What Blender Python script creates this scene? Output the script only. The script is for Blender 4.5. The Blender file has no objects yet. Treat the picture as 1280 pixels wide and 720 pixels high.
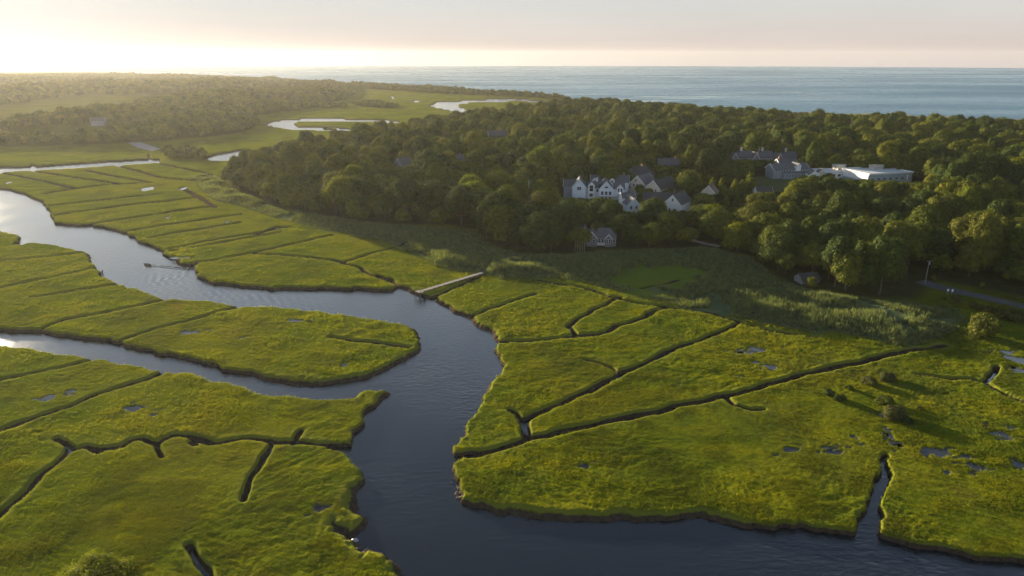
# Salt marsh at low sun: tidal creek, wooded upland with a village, open sea beyond.
import bpy, bmesh, math, random
import numpy as np
from mathutils import Vector, Matrix
R = math.radians
scene = bpy.context.scene
COL = scene.collection

# ------------------------------------------------------------------ camera, sky, sun, exposure
CAM_H = 90.0
SUN_AZ, SUN_EL = -40.0, 7.3            # degrees from north (+Y) towards east, and above the horizon
cam_d = bpy.data.cameras.new('camera'); cam = bpy.data.objects.new('camera', cam_d); COL.objects.link(cam)
cam.location = (0, 0, CAM_H); cam.rotation_euler = (R(90 - 18.12), 0, 0)
cam_d.sensor_width = 36.0; cam_d.lens = 36.0 * 890 / 1280; cam_d.clip_start = 1.0; cam_d.clip_end = 40000
scene.camera = cam

world = bpy.data.worlds.new('World'); scene.world = world; world.use_nodes = True
wn = world.node_tree; wn.nodes.clear()
w_out = wn.nodes.new('ShaderNodeOutputWorld'); w_bg = wn.nodes.new('ShaderNodeBackground')
sky = wn.nodes.new('ShaderNodeTexSky'); sky.sky_type = 'NISHITA'; sky.sun_disc = False
sky.sun_elevation = R(SUN_EL); sky.sun_rotation = R(SUN_AZ); sky.altitude = 60
sky.air_density = 1.0; sky.dust_density = 0.6; sky.ozone_density = 1.2
tc = wn.nodes.new('ShaderNodeTexCoord'); va = wn.nodes.new('ShaderNodeVectorMath'); va.operation = 'ADD'
va.inputs[1].default_value = (0, 0, 0.0155)          # the sea's rim lies a little under eye level: the sky starts there
wn.links.new(tc.outputs['Generated'], va.inputs[0])
vn_ = wn.nodes.new('ShaderNodeVectorMath'); vn_.operation = 'NORMALIZE'
wn.links.new(va.outputs[0], vn_.inputs[0]); wn.links.new(vn_.outputs[0], sky.inputs['Vector'])
w_bg.inputs['Strength'].default_value = 0.06
# pale evening veil: thin high cloud that lightens the whole sky, pinkish low down and blue-grey higher up
sx = wn.nodes.new('ShaderNodeSeparateXYZ'); wn.links.new(vn_.outputs[0], sx.inputs[0])
veil = wn.nodes.new('ShaderNodeValToRGB'); wn.links.new(sx.outputs['Z'], veil.inputs[0]); e_ = veil.color_ramp.elements
while len(e_) < 10: e_.new(0.5)
for k_, (p_, c_) in zip(e_, [(0.0, (2.85, 2.55, 2.55)), (0.022, (3.3, 2.82, 2.62)), (0.043, (3.4, 3.1, 2.9)), (0.068, (3.35, 3.28, 3.12)), (0.09, (3.3, 3.42, 3.36)), (0.17, (4.6, 5.2, 5.6)), (0.31, (3.5, 4.4, 5.5)), (0.43, (1.8, 2.5, 3.5)), (0.56, (0.75, 1.1, 1.7)), (1.0, (0.3, 0.5, 1.0))]): k_.position = p_; k_.color = (*c_, 1)
hs = wn.nodes.new('ShaderNodeHueSaturation'); hs.inputs['Saturation'].default_value = 0.35; hs.inputs['Value'].default_value = 0.042; wn.links.new(sky.outputs[0], hs.inputs['Color'])
ad = wn.nodes.new('ShaderNodeMix'); ad.data_type = 'RGBA'; ad.blend_type = 'ADD'; ad.inputs[0].default_value = 1.0
wn.links.new(hs.outputs[0], ad.inputs[6]); wn.links.new(veil.outputs[0], ad.inputs[7])
cn = wn.nodes.new('ShaderNodeTexNoise'); cn.inputs['Scale'].default_value = 3.0; cn.inputs['Detail'].default_value = 5
cm = wn.nodes.new('ShaderNodeVectorMath'); cm.operation = 'MULTIPLY'; cm.inputs[1].default_value = (1, 1, 9); wn.links.new(vn_.outputs[0], cm.inputs[0]); wn.links.new(cm.outputs[0], cn.inputs['Vector'])
cr = wn.nodes.new('ShaderNodeMapRange'); cr.inputs[1].default_value = 0.3; cr.inputs[2].default_value = 0.7; cr.inputs[3].default_value = 0.965; cr.inputs[4].default_value = 1.035; wn.links.new(cn.outputs['Fac'], cr.inputs[0])
cx_ = wn.nodes.new('ShaderNodeVectorMath'); cx_.operation = 'SCALE'; wn.links.new(ad.outputs[2], cx_.inputs[0]); wn.links.new(cr.outputs[0], cx_.inputs['Scale'])   # faint streaks of thin cloud
wn.links.new(cx_.outputs[0], w_bg.inputs[0]); wn.links.new(w_bg.outputs[0], w_out.inputs[0])

sun_d = bpy.data.lights.new('sun', 'SUN'); sun = bpy.data.objects.new('sun', sun_d); COL.objects.link(sun)
sun_d.energy = 5.0; sun_d.angle = R(0.53); sun_d.color = (1.0, 0.84, 0.58)
sv = Vector((math.sin(R(SUN_AZ)) * math.cos(R(SUN_EL)), math.cos(R(SUN_AZ)) * math.cos(R(SUN_EL)), math.sin(R(SUN_EL))))
sun.rotation_euler = sv.to_track_quat('Z', 'Y').to_euler(); sun.location = sv * 3000
vs = scene.view_settings
vs.view_transform = 'Standard'; vs.look = 'None'; vs.exposure = 1.70; vs.gamma = 1.0; vs.use_curve_mapping = False
scene.cycles.max_bounces = 8; scene.cycles.diffuse_bounces = 3; scene.cycles.glossy_bounces = 3
scene.cycles.transmission_bounces = 4; scene.cycles.transparent_max_bounces = 6; scene.cycles.volume_bounces = 1
scene.cycles.use_denoising = True

# ------------------------------------------------------------------ surveyed ground plan, metres (camera foot at the origin, +Y ahead)
MAP = {
'creek': [[(-478.9,530.9),(-411.3,520.6),(-367,507.3),(-354.1,501),(-337.6,488.6),(-318.2,471.2),(-303.2,454.9),(-286.1,432.3),(-269.7,409.6),(-259.4,395),(-249.3,391),(-238,391),(-222.6,383.2),(-209,373.8),(-194.6,358.1),(-179.3,343.5),(-169.8,335.8),(-162.4,325.7),(-153.2,316),(-146.9,310.8),(-144.9,312.1),(-144.6,314),(-142.5,310.8),(-142.3,304.4),(-136.5,294.7),(-130.5,287.8),(-123.9,283.9),(-112.6,280.6),(-98.7,278.5),(-85.2,277.4),(-72,276.9),(-60.4,276.3),(-49.6,275.8),(-48.1,279),(-53,284.4),(-58.2,291.2),(-58.2,294.7),(-53.1,288.9),(-48.6,284.4),(-44.5,279),(-40.6,274.8),(-37.2,270.7),(-30,265.7),(-26.9,260),(-22.8,254.4),(-17.8,248.2),(-15.2,244.8),(-12.5,242.3),(-10.5,236.6),(-7.8,232),(-5.2,226.7),(-4,220.2),(-5.7,212.8),(-5.4,209.5),(-3.5,206.4),(-3,200.9),(-4.3,192.8),(-6.4,183.8),(-8.7,175),(-10.6,168.2),(-12.3,161.8),(-13.7,156.2),(-14.6,152.1),(-14,149.9),(-9.6,150.2),(-12.3,147),(-14.5,144.3),(-13.3,141),(-11.9,137.1),(-10.6,133.5),(-9.6,131.4),(-8.2,130.3),(-6,130.5),(-3.4,129.1),(0,128.3),(1.7,126.9),(6.7,126.4),(13.4,126.6),(20,126.4),(26.6,126.1),(33.3,126.1),(39.9,127.4),(41.6,126.1),(46.1,124.5),(51.9,122.4),(58.1,121.6),(64.2,120.6),(68.2,119.6),(69.1,120.6),(70.9,123.9),(73.5,127.4),(76.3,130.5),(78.6,135),(82.3,139.7),(86.7,145.6),(89,148.4),(85.4,141.6),(82.5,136.8),(79.8,132.9),(78.8,129.4),(76.3,125),(73.7,121.3),(72.6,119.1),(75.5,117.6),(80.6,115.4),(85.9,114),(91,112.4),(96.2,111.1),(109.2,108.5),(124,105.4),(148.8,101.8),(198.5,97.7),(190.4,77.7),(98.4,70.5),(61,56.9),(5.1,49.3),(-16.4,66.2),(-18.3,92.4),(-21.1,105.8),(-23.3,110),(-25.2,112.4),(-27,114),(-28.5,114.5),(-28.7,113.1),(-29.6,114),(-30.9,115.2),(-32.8,116.4),(-35.8,119.3),(-37.1,122.6),(-37.2,125.3),(-36.3,125),(-34.7,122.4),(-32.7,119.8),(-31.6,121.3),(-32.4,123.7),(-34.7,126.6),(-35.1,130.8),(-35.6,135.3),(-34.7,136.8),(-33.7,139),(-34.5,142.3),(-36,145),(-37.3,147.7),(-38.8,149.2),(-42.5,151.3),(-46.8,152.8),(-51.7,153.2),(-46.9,153.4),(-38.9,153.6),(-39.4,159.8),(-38.7,166),(-39.5,170.4),(-38.2,175),(-37,178.8),(-36.4,182.3),(-39.6,182.5),(-41.6,180.8),(-44.2,177.4),(-55.3,177.4),(-64.4,178.3),(-74.9,182.8),(-83.4,187.4),(-89.6,191.2),(-95.4,193.7),(-102.3,194.2),(-106.1,196.2),(-117.9,200.3),(-129.7,203.9),(-132.1,205.1),(-141,208.2),(-148.9,210.8),(-168,216.1),(-194.9,223.8),(-238.1,235.8),(-247.7,246.5),(-204.1,235.8),(-177.7,230.4),(-162,229.7),(-157.6,227.1),(-146.1,223.8),(-133.4,220.2),(-129.5,218.8),(-126.3,216.8),(-112.7,210.2),(-100.3,205.1),(-87.5,197.9),(-74.1,194.2),(-63.4,190.4),(-56.2,189.8),(-49.6,191.7),(-43.2,195.1),(-40,197.4),(-37.3,203),(-33.6,208.6),(-31.1,213.4),(-30.6,219.5),(-34.4,228.2),(-38,234.3),(-45.9,239),(-61.6,244.8),(-74.4,249.1),(-89.1,253.1),(-102.8,253.5),(-108.2,255.8),(-113.3,257.2),(-124.1,260.9),(-135.4,261.9),(-139.9,264.7),(-144.9,268.7),(-155.5,276.9),(-163.2,282.2),(-171.2,287.8),(-177.7,293.5),(-186.2,305.6),(-199.5,322.9),(-207.9,332.9),(-221.7,341.2),(-238.6,349),(-244.5,350.6),(-246.1,345.1),(-248.6,345.8),(-252,354.7),(-261.2,364.9),(-277,375.7),(-315.9,392.9),(-375.2,409.6)],[(-617,585),(-499.4,602.4),(-436.6,609.2),(-412.1,611.5),(-422.9,630.4),(-408,611.5),(-386.3,628),(-359.1,642.9),(-333.8,655.8),(-348.3,688.9),(-329.4,655.8),(-320.8,653.1),(-310.1,630.4),(-341.3,616.1),(-368.6,597.9),(-395.2,587.1),(-414.4,576.6),(-469.5,564.5),(-577.2,545.4)],[(-285.4,661.1),(-284.3,674.7),(-283.9,688.9),(-276.3,709.7),(-271.7,725.3),(-265.1,715.9),(-260,703.6),(-257,688.9),(-253.5,666.5),(-253.7,645.4),(-270.3,645.4)],[(-341.6,1005.5),(-341.9,1055.8),(-320.8,1082.9),(-296.2,1102.6),(-212.5,1076),(-162.3,1055.8),(-158.4,1030),(-230.4,1049.2),(-278.2,1055.8),(-297.4,1062.4),(-306.9,1042.8),(-301.8,1005.5),(-286.3,970.7),(-257.4,954.1),(-231.1,954.1),(-206.7,938.1),(-201.2,912.6),(-220.2,907.6),(-254.2,922.6),(-279.7,922.6),(-311.6,959.6)],[(-152.5,1370.8),(-152.9,1477.2),(-99.9,1529.9),(-51.5,1577.6),(17.2,1580.5),(84.7,1557.6),(82.4,1513.7),(0,1524.5),(-65.5,1503.1),(-102.9,1452.2),(-101.7,1370.8),(-75.7,1259.6),(-53.5,1223.4),(-87,1223.4),(-129.5,1318)],[(-276.5,1662.9),(-278,1705.7),(-262.6,1666.2),(-258.4,1616.1)],[(-204.6,1503.1),(-203.4,1557.6),(-193.2,1529.9),(-193.7,1469.6)],[(-314.2,1798.1),(-307,1813.2),(-300.8,1775.9),(-309.2,1768.6)]],
'ditch': [(3.2,[(-15.2,147.7),(-7.6,149.2),(0,152.8),(4,156.2),(12.1,159.4),(22.7,163.5),(33.8,168.2),(45.5,173.1),(59,178.8),(73.6,185.9),(85.3,192.3),(103.1,200.3),(122.3,208.9),(141.3,215.4)]),(1,[(59,178.8),(60.8,173.6),(64.1,170.4),(67,170.8)]),(2.8,[(3.6,156.2),(3.3,165.2),(4.6,166.9),(13.1,174),(22.7,183.3),(32.1,192.8),(39.2,199.7),(48.4,208.9),(57.9,216.8)]),(1.2,[(57.9,216.8),(67.7,223.8),(80.6,235.1)]),(1.6,[(3.3,165.6),(1.3,169.1),(-0.9,171.3)]),(1.3,[(32.2,193.9),(30.1,197.9),(25.9,201.5),(22.3,204.5)]),(3,[(-5.3,218.2),(0,218.8),(10.7,220.2),(21.1,223.8),(28.5,224.5),(32.9,227.4),(35.9,232.7),(41.1,235.8),(47.6,240.7),(50.6,245.7),(53.6,249.1),(58.8,252.6)]),(1.7,[(21.2,225.2),(19.3,232.7),(24.5,240.7),(31.4,250),(39.7,260.9),(42,263.8)]),(2.6,[(-32.8,262.8),(-28,268.7),(-22.9,276.9),(-16.9,286.6),(-12.1,293.5)]),(2.2,[(-15.1,243.1),(-11.8,245.7),(-4.5,253.5),(3.1,261.9),(8.9,267.7)]),(2.2,[(9.5,286.6),(28.4,275.8),(40.6,262.8),(48.8,256.2),(58.8,252.6),(73.5,245.7),(82,235.1),(92.8,226),(102,221.6)]),(1.5,[(69.6,256.2),(78.9,265.7)]),(1.2,[(52,274.8),(64.9,282.2),(70.3,286.6)]),(1.2,[(120,192.8),(127,190.6),(134.9,190.1),(136.9,186.9),(137.7,181.8),(139.4,175.9),(141.9,171.8)]),(1.3,[(136.9,186.9),(141.8,192.8),(147.4,198.5)]),(2.4,[(-37.4,151),(-41.6,151.7),(-46.9,153.2),(-53.4,154.3),(-58,154.3),(-63.4,155.8),(-67.5,156.2),(-69.4,155.1),(-71.6,153.9),(-74,153.6),(-77.3,155.8),(-80.9,157.4),(-84.9,157.4),(-86.2,155.5),(-86.7,153.2),(-89.4,154.3),(-91.9,155.8),(-94.1,154.7),(-95.1,152.1),(-99.5,151.3),(-103.8,152.1),(-105.9,150.6),(-109.6,153.6),(-112.7,156.2)]),(2,[(-86.7,153.2),(-84.2,149.2),(-82.6,147.4)]),(2.2,[(-78.7,154.7),(-77.3,153.2)]),(2.6,[(-100.9,151.3),(-99.3,149.9)]),(2.6,[(-107.5,152.1),(-106.4,149.5)]),(1.7,[(-106.2,149.9),(-106.1,141.6),(-105.9,132.9),(-106.1,125.5),(-106.7,117.4)]),(2,[(-53.2,153.6),(-53.7,157.4),(-53.7,159.4)]),(1.9,[(-58.7,153.6),(-58.8,148.1),(-58.4,142.3),(-58.2,136.5),(-57.9,132.3),(-57.4,130.3)]),(1.9,[(-62.7,115.7),(-59.8,112.4),(-57.1,109.6),(-54.7,106.6),(-52.8,103.3)]),(2.2,[(-130.7,203.9),(-136.4,198.5),(-143.3,193.9),(-149.4,189),(-158.8,182.8)]),(3,[(-104.4,194.5),(-107,190.6),(-110.7,186.4),(-116.3,179.8),(-119.4,173.6),(-125.1,165.6),(-129.5,159.8),(-135.8,152.1)]),(1.4,[(-205.9,331.4),(-218.3,322.9),(-236.3,316),(-258.8,306.9)]),(1.6,[(-185.8,304.4),(-197.3,288.9),(-208.8,275.8),(-224.9,262.8)]),(1.3,[(-162.1,280.1),(-172.3,274.8),(-181,267.7),(-188,263.8)]),(2,[(-135,260.9),(-141.7,252.6),(-147.9,247.4),(-154.4,243.1),(-160.7,239),(-163.1,232)]),(2.2,[(-102.2,253.5),(-109.1,246.5),(-114.8,239),(-122.6,231.2),(-126.9,226),(-129.9,219.5)]),(1.5,[(-61.6,222.4),(-53.2,219.5),(-43.4,216.8),(-36.6,215.4),(-33.2,213.4)]),(2.6,[(-144.9,312.1),(-138.4,316),(-129,325.7),(-117.6,337.3),(-105.8,351.5),(-95.2,364.9)]),(2.6,[(-122.4,328.5),(-110,325.7),(-93.7,321.5),(-83.4,317.4),(-75.6,310.8),(-67.8,304.4),(-62.8,297.1),(-56.7,290)]),(2.2,[(-76.9,313.4),(-69.9,324.3),(-63.9,332.9),(-55.8,343.5),(-54.3,349.8)]),(2,[(-167.7,337.3),(-160.7,346.6),(-149.1,358.1),(-136.6,370.2),(-126.7,379.4)]),(2.2,[(-164.8,334.4),(-152,345.1),(-133.9,362.3),(-124.4,372)]),(2,[(-206.8,373.8),(-195.8,387),(-179.4,401.1),(-161.9,416.2)]),(1.8,[(-188,359.8),(-179.3,370.2),(-166.7,381.3),(-154.2,395)]),(2,[(-237.2,391),(-222.9,405.3),(-210.5,418.4),(-197.3,432.3),(-186.4,442.1)]),(2,[(-271,413.9),(-258.8,427.6),(-243.1,444.6),(-223.7,457.5),(-208.6,471.2)]),(1.8,[(-290.2,442.1),(-274.2,454.9),(-256.7,471.2),(-240.7,482.7)]),(2.2,[(-320.1,482.7),(-309.7,502.5),(-298.7,518.9),(-288.8,522.3),(-272,524)]),(2.2,[(-493.4,630.4),(-414.4,576.6),(-357.7,538.1),(-309.7,502.5)]),(2.2,[(-393.8,585),(-342.1,552.9),(-288.8,522.3)]),(2,[(-347.9,585),(-304.8,552.9),(-267.7,527.4)]),(2.2,[(-340.7,616.1),(-303.1,580.8),(-273.7,552.9),(-238,534.5)]),(2.2,[(-307.9,625.6),(-274.8,597.9),(-238.7,566.5)]),(2,[(-238.7,566.5),(-234.6,545.4),(-238,534.5)]),(2.4,[(-236.3,507.3),(-220.1,485.6),(-202.5,462.9),(-184.4,437.1)]),(1.8,[(-135.4,366.7),(-130,383.2),(-122.6,383.2)])],
'pan': [(-101.5,171.1,2.4,1.45),(-94.2,167.9,1.5,0.85),(-128,177.6,2,1.7),(-123.9,181.6,1.5,1),(-257.6,500.8,3.9,8.25),(-233.3,500.8,1.7,5.05),(-374,527.4,2.3,4.2),(-110.2,226.7,2.4,1.5),(-90.3,221.6,1,1.1),(-51.4,199.5,0.8,1.15),(-77.2,238.3,2.3,1.3),(-39.9,127.4,1.4,1.15),(16.9,143,2.1,1.2),(78.3,198.4,2,1.75),(79.9,212,3.1,1.7),(74,209.4,2.5,1.3),(101.1,149.2,3.1,2.15),(93.9,156.8,1.1,1.55),(93.5,152.9,1.3,1.5),(106.3,143.3,1.5,1.85),(117.1,144.3,1.3,1.35),(122.1,158.3,2,2.15),(84.9,156.4,1,1.15),(93.2,158.3,0.8,1.2),(98.2,167.1,1.5,1.3),(66.8,150.3,2.3,1.1),(77.4,149.6,2.3,0.9),(95.1,159.9,1,1.25),(156.5,203.2,3,3.05),(152.9,196.1,3.1,2.3),(157.2,208.8,1.8,1.9),(98.8,140.7,0.6,1),(67.3,191.6,1.1,0.65),(47.9,186.2,0.9,0.7),(-200.8,406.9,1.4,1.7),(-162.3,396.4,1.3,1.6),(-155.2,320.7,3.8,1.4),(76.1,151.1,1.8,0.75),(84.7,152.9,1,0.75),(-103.4,174.4,0.89,0.43),(-98.8,172.1,0.93,0.45),(-103.1,175,0.64,0.31),(-94.6,169.7,0.41,0.3),(-93.3,171,0.69,0.31),(-92.9,165.1,0.45,0.3),(-95.4,170.4,0.65,0.3),(-124.2,179.5,0.84,0.57),(-131.1,177.5,0.74,0.5),(-123.4,180,0.93,0.63),(-131.3,176.7,0.95,0.65),(-122.1,179.6,0.53,0.3),(-126.3,180.2,0.44,0.3),(-125.2,184.4,0.39,0.3),(-120.7,182.4,0.48,0.3),(-111.3,224.5,1,0.5),(-104.3,228.3,0.98,0.49),(-113.7,227.6,0.86,0.43),(-114.8,224.9,0.72,0.36),(-112.9,230.1,1.02,0.51),(-76.7,235.4,0.71,0.32),(-79,240.1,0.84,0.38),(-72,239.1,1.09,0.49),(-71.9,237.4,1.13,0.51),(-41,129.3,0.4,0.3),(-42,124.9,0.65,0.43),(16,144.8,0.76,0.35),(19.5,144.7,1.03,0.47),(75,197,0.73,0.51),(75,201.7,1,0.7),(74.8,196.9,0.6,0.42),(80.8,197.1,0.53,0.37),(72.8,209.4,1.25,0.55),(73.4,210.9,1.02,0.45),(87.6,213,1,0.44),(71.7,207.7,0.75,0.31),(69.3,210.4,0.76,0.32),(68.7,210.4,0.89,0.37),(74.8,211.4,0.65,0.3),(73.9,212.1,1.11,0.46),(104.3,146.8,0.81,0.45),(107.1,147.2,1.54,0.86),(94.4,152.5,1.28,0.71),(103,144.2,1.16,0.64),(105.3,151.1,1.45,0.81),(92,155.8,0.58,0.54),(91.4,150,0.5,0.46),(91.8,150,0.41,0.38),(108.3,142.6,0.74,0.73),(109.7,142.3,0.39,0.39),(108.1,141.7,0.74,0.73),(105.3,141.1,0.44,0.43),(104.2,140.3,0.65,0.65),(117.4,146,0.62,0.52),(120.5,144.6,0.36,0.3),(118.3,141.2,0.61,0.51),(113.9,143.2,0.39,0.32),(116,142.2,0.61,0.51),(125.5,156.2,0.54,0.46),(121.1,155.3,0.78,0.67),(121.9,163.6,0.52,0.45),(126.7,161,0.95,0.82),(121,162,0.54,0.46),(95.5,169.3,0.49,0.34),(98.5,169.7,0.74,0.51),(100,168.2,0.61,0.42),(100.5,165.3,0.54,0.37),(100.5,164.6,0.4,0.3),(62.7,147.9,0.85,0.33),(70.4,152,0.79,0.3),(69.6,152.7,0.76,0.3),(77.1,152.9,0.58,0.3),(80,152,0.64,0.3),(81.8,151.5,0.92,0.3),(72.7,149.2,0.81,0.3),(151.9,209.1,1.49,1.21),(151.6,198.2,1.21,0.98),(153.4,210.7,1.1,0.89),(161,200.4,1.4,1.14),(148.3,193.2,0.88,0.52),(153.6,191.9,1.29,0.76),(155.9,198.5,0.89,0.53),(154.6,192.7,1.47,0.87),(148.3,199.7,1.05,0.62),(160.8,210.8,0.86,0.72),(155.6,211.9,0.53,0.45),(73.1,149.6,0.79,0.3),(78.9,152.3,0.82,0.3)],
'shoal': [(173.5,1594.5),(297.4,1710.6),(458.5,1836.9),(714.8,1938.9),(855,1876.4),(682.3,1744.9),(474.1,1677.6),(352.8,1543.4),(286.5,1503.2),(247.7,1516.4)],
'shore': [(1288.9,585.9),(1144.9,758.4),(969.4,915.7),(842.6,1008.3),(753,1071.8),(684,1113.8),(591.9,1175),(482.6,1225.4),(441.3,1261.4),(377.5,1329.6),(321.9,1405.5),(261.9,1503.2),(218.4,1543.4),(163.9,1585.7),(133.5,1636.6),(92.9,1710.6),(0,1896.8),(-87,2005.7),(-186.6,2153.8),(-297.9,2294.7),(-416.5,2408),(-558.5,2584.9),(-724.9,2798.4),(-920.9,3049.9),(-1129.7,3276.1),(-1371.6,3538),(-1620.3,3763.4),(-1860.7,3930.2),(-2335,4019.3),(-2767.4,4019.3),(-4064.6,4019.3),(-5794.2,4019.3)],
'wood': [(-215.6,534.5),(-189.1,488.4),(-162,459.8),(-145.1,439.1),(-112.4,409),(-90.9,396.4),(-62.5,388.4),(-35.7,388.4),(-19,375),(-14.6,349.1),(-5.8,335.1),(4.6,326.3),(30.4,326.3),(44.6,333.6),(62.3,335.1),(81.8,335.1),(91.4,339.7),(102.7,333.6),(113.1,323.5),(111,297.5),(111.4,284.7),(113.8,275),(127.4,268.9),(142.2,260.1),(157.2,259.2),(178.9,283.6),(192.4,270.9),(203.4,259.2),(217.3,238.3),(250.2,191.6),(825.3,436.8),(809.5,686.4),(668.7,795.1),(597.1,844.9),(541.6,876.8),(466.8,921.5),(382.1,965.1),(300,1051.8),(255,1108.5),(205.1,1171.5),(135.7,1241.8),(67.8,1241.8),(12.5,1139.1),(-46.2,1051.8),(-89,1012.8),(-137.6,891.3),(-167.2,795.1),(-199.8,750.7),(-217.7,686.4),(-212.5,603)],
'roadside_wood': [(177.1,268.9),(186.1,261.1),(197.6,251),(216.5,230.4),(199,209.4),(183.2,230.4),(175.7,235.1),(174.6,244.9),(170.8,253.6),(162.3,257.3),(167.3,268.9)],
'far_wood': [(-890.4,702),(-530.5,746.8),(-480.8,746.8),(-434.1,767.7),(-394.4,782.3),(-372.5,821.2),(-334,864.1),(-334.2,942.5),(-353.3,1010.9),(-390.5,1062.1),(-400.8,1181.3),(-359.1,1289.4),(-360,1575.8),(-373.1,1771.4),(-438,2021.3),(-385.7,2095),(-501.8,2320.2),(-644.9,2486.9),(-822.4,2721),(-1018.9,2952.2),(-1228.9,3167.2),(-1443.5,3349.9),(-1650.8,3483.8),(-2449.6,3554.8),(-4363.4,3554.8)],
'bar_wood': [(-453.7,2095),(-293,1930.7),(-153.9,1771.4),(-74.7,1718.2),(18.1,1668),(85.7,1575.8),(121.2,1547.3),(126.9,1575.8),(88.6,1629.9),(0,1789.9),(-81.9,1888.3),(-175.2,2021.3),(-278.9,2147.2),(-388.1,2242),(-516.9,2390.7)],
'dune': [(827.9,702),(683.9,813.2),(610.7,864.1),(553.9,896.8),(477.4,942.5),(390.8,987),(306.8,1075.7),(260.8,1133.7),(209.7,1198.1),(138.8,1270),(69.4,1270),(79.9,1467.4),(162.6,1493.1),(249.4,1430.5),(360.8,1270),(462.3,1173.1),(565.4,1121.6),(652.8,1062.1),(719.4,1023.2),(806.5,964.2),(991.5,846.5)],
'scrub': [[(-389.5,1395.3),(-377.3,1442.6),(-319.5,1395.3),(-299,1329.8),(-340.5,1299.2)],[(-304.3,1395.3),(-298.5,1506.3),(-266,1480.2),(-206.4,1350.9),(-210,1299.2),(-275.8,1329.8)],[(-343.7,702),(-340.4,720.5),(-317.7,714.2),(-290.4,690.1),(-279.1,662),(-290.8,651.4),(-318.7,656.7)],[(-249.1,942.5),(-237.9,947.8),(-221.8,931.9),(-217.6,896.8),(-236.6,901.6)]],
'reed': [(-249.7,549.2),(-243.1,572.8),(-212.9,527.4),(-188,485.4),(-161.1,457.1),(-111.8,406.9),(-62.2,386.4),(-19,375),(-13.7,347.5),(4.5,324.9),(46.1,330.7),(91.1,338.1),(112.6,322.1),(111,283.6),(127,267.9),(141.8,259.2),(158.2,255.5),(166.1,248.3),(164.5,239.9),(154.5,228.9),(133.3,215.4),(126.1,214),(123.6,219.5),(117.3,223),(110.4,228.9),(102,225.2),(92.1,231.9),(82,239.9),(70.5,245.7),(60.7,254.6),(50.1,263.9),(34.6,279.3),(20.3,288.1),(6.8,289.3),(-5.1,287),(-13.9,296.3),(-26,299.9),(-36,307.4),(-47.1,326.3),(-56.2,341.2),(-69.6,354),(-89.9,371.4),(-106.8,378.7),(-126.7,394.4),(-147.3,415.6),(-171,441.6),(-194.4,459.8),(-212.9,488.4)],
'meadow': [(39.8,291.6),(47.7,301.1),(64.3,304.9),(79.1,299.9),(82.5,285.9),(76.5,268.9),(65.6,263),(51,268.9),(39.6,279.3)],
'lawn': [(172.6,514.2),(212.6,524.8),(201.3,478.5),(179.2,458.2),(150.6,458.2)],
'road': [(169.9,282.7),(173.6,276.2),(177.7,270.5),(182.3,265),(187.4,258.3),(194,250.1),(203.5,239.1),(217.7,222.3)],
'track': [(89.3,355.7),(92.2,349.1),(96.6,344.3),(102.5,339.7)],
'lot': [(-415.9,778.6),(-400.4,778.6),(-352.3,723.7),(-354.4,708),(-381.3,733.4)],
'trail': [(-13.9,295.1),(-8.9,304.9),(-3.7,313.9),(0,322.1),(3.8,327.8)],
'at': {'dock0':(-36,269.1),'dock1':(-12.8,294.3),'boat':(-166.9,312.8),'buoy':(-145.3,306.4),'wake1':(-105.3,288),'bush':(-74.6,105.1),'mud_rock':(-11.1,135.6),'snag':(-31.1,118.2),'stake':(-180.5,300.2),'stake2':(-129.1,218.9),'stake3':(-179.2,296.6),'main_house':(51.5,444.7),'grey_house':(42.4,342.1),'white_gable':(96.5,410.4),'small_blue':(69.4,408.1),'rake_a':(85.1,461.3),'rake_b':(94.4,447.4),'dark_wing':(90.3,419.5),'hip_house':(88.8,492.3),'far_roof':(116.5,534.6),'pink_house':(122.1,436.8),'low_roof':(159.9,447.3),'row_a':(180.7,568.7),'row_b':(197.3,568.7),'row_c':(214.2,564.4),'long_grey':(199,512.6),'white_hall':(251.9,488.4),'hall_wing':(227.7,505.7),'hall_porch':(210.6,495.5),'wood_roof_a':(-82.6,544.9),'wood_roof_b':(-14.6,730.2),'wood_roof_c':(-41.5,561),'coast_a':(384.2,965.5),'coast_b':(407.7,943),'coast_c':(430.8,932.1),'far_house':(-517,911.2),'far_house_b':(-254.5,651.4),'far_house_c':(-269,651.4),'pole':(170.1,279.3),'flagpole':(9.8,410.4),'mast':(7.7,419.6),'sign':(173.1,267),'lamp_a':(159.8,512.6),'lamp_b':(258.5,464.5),'cottage_roof':(122.6,282.5),'shrub0':(88.2,179.1),'shrub1':(90,176.2),'shrub2':(95.8,183.1),'shrub3':(101.4,174.8),'shrub4':(99.9,166.6),'shrub5':(101.7,163.6),'shrub6':(103,187.2),'shrub7':(109.4,189.4),'shrub8':(109,170.6),'big_shrub':(158,223),'bare_tree':(44.1,326.3),'pyr0':(121.2,461.3),'pyr1':(129.8,458.4),'pyr2':(134,452.8),'pyr3':(142.7,452.8),'pyr4':(146.8,452.8),'pyr5':(154.6,461.3),'pyr6':(127.5,419.5),'pyr7':(136.2,424.3)},
}


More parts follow.
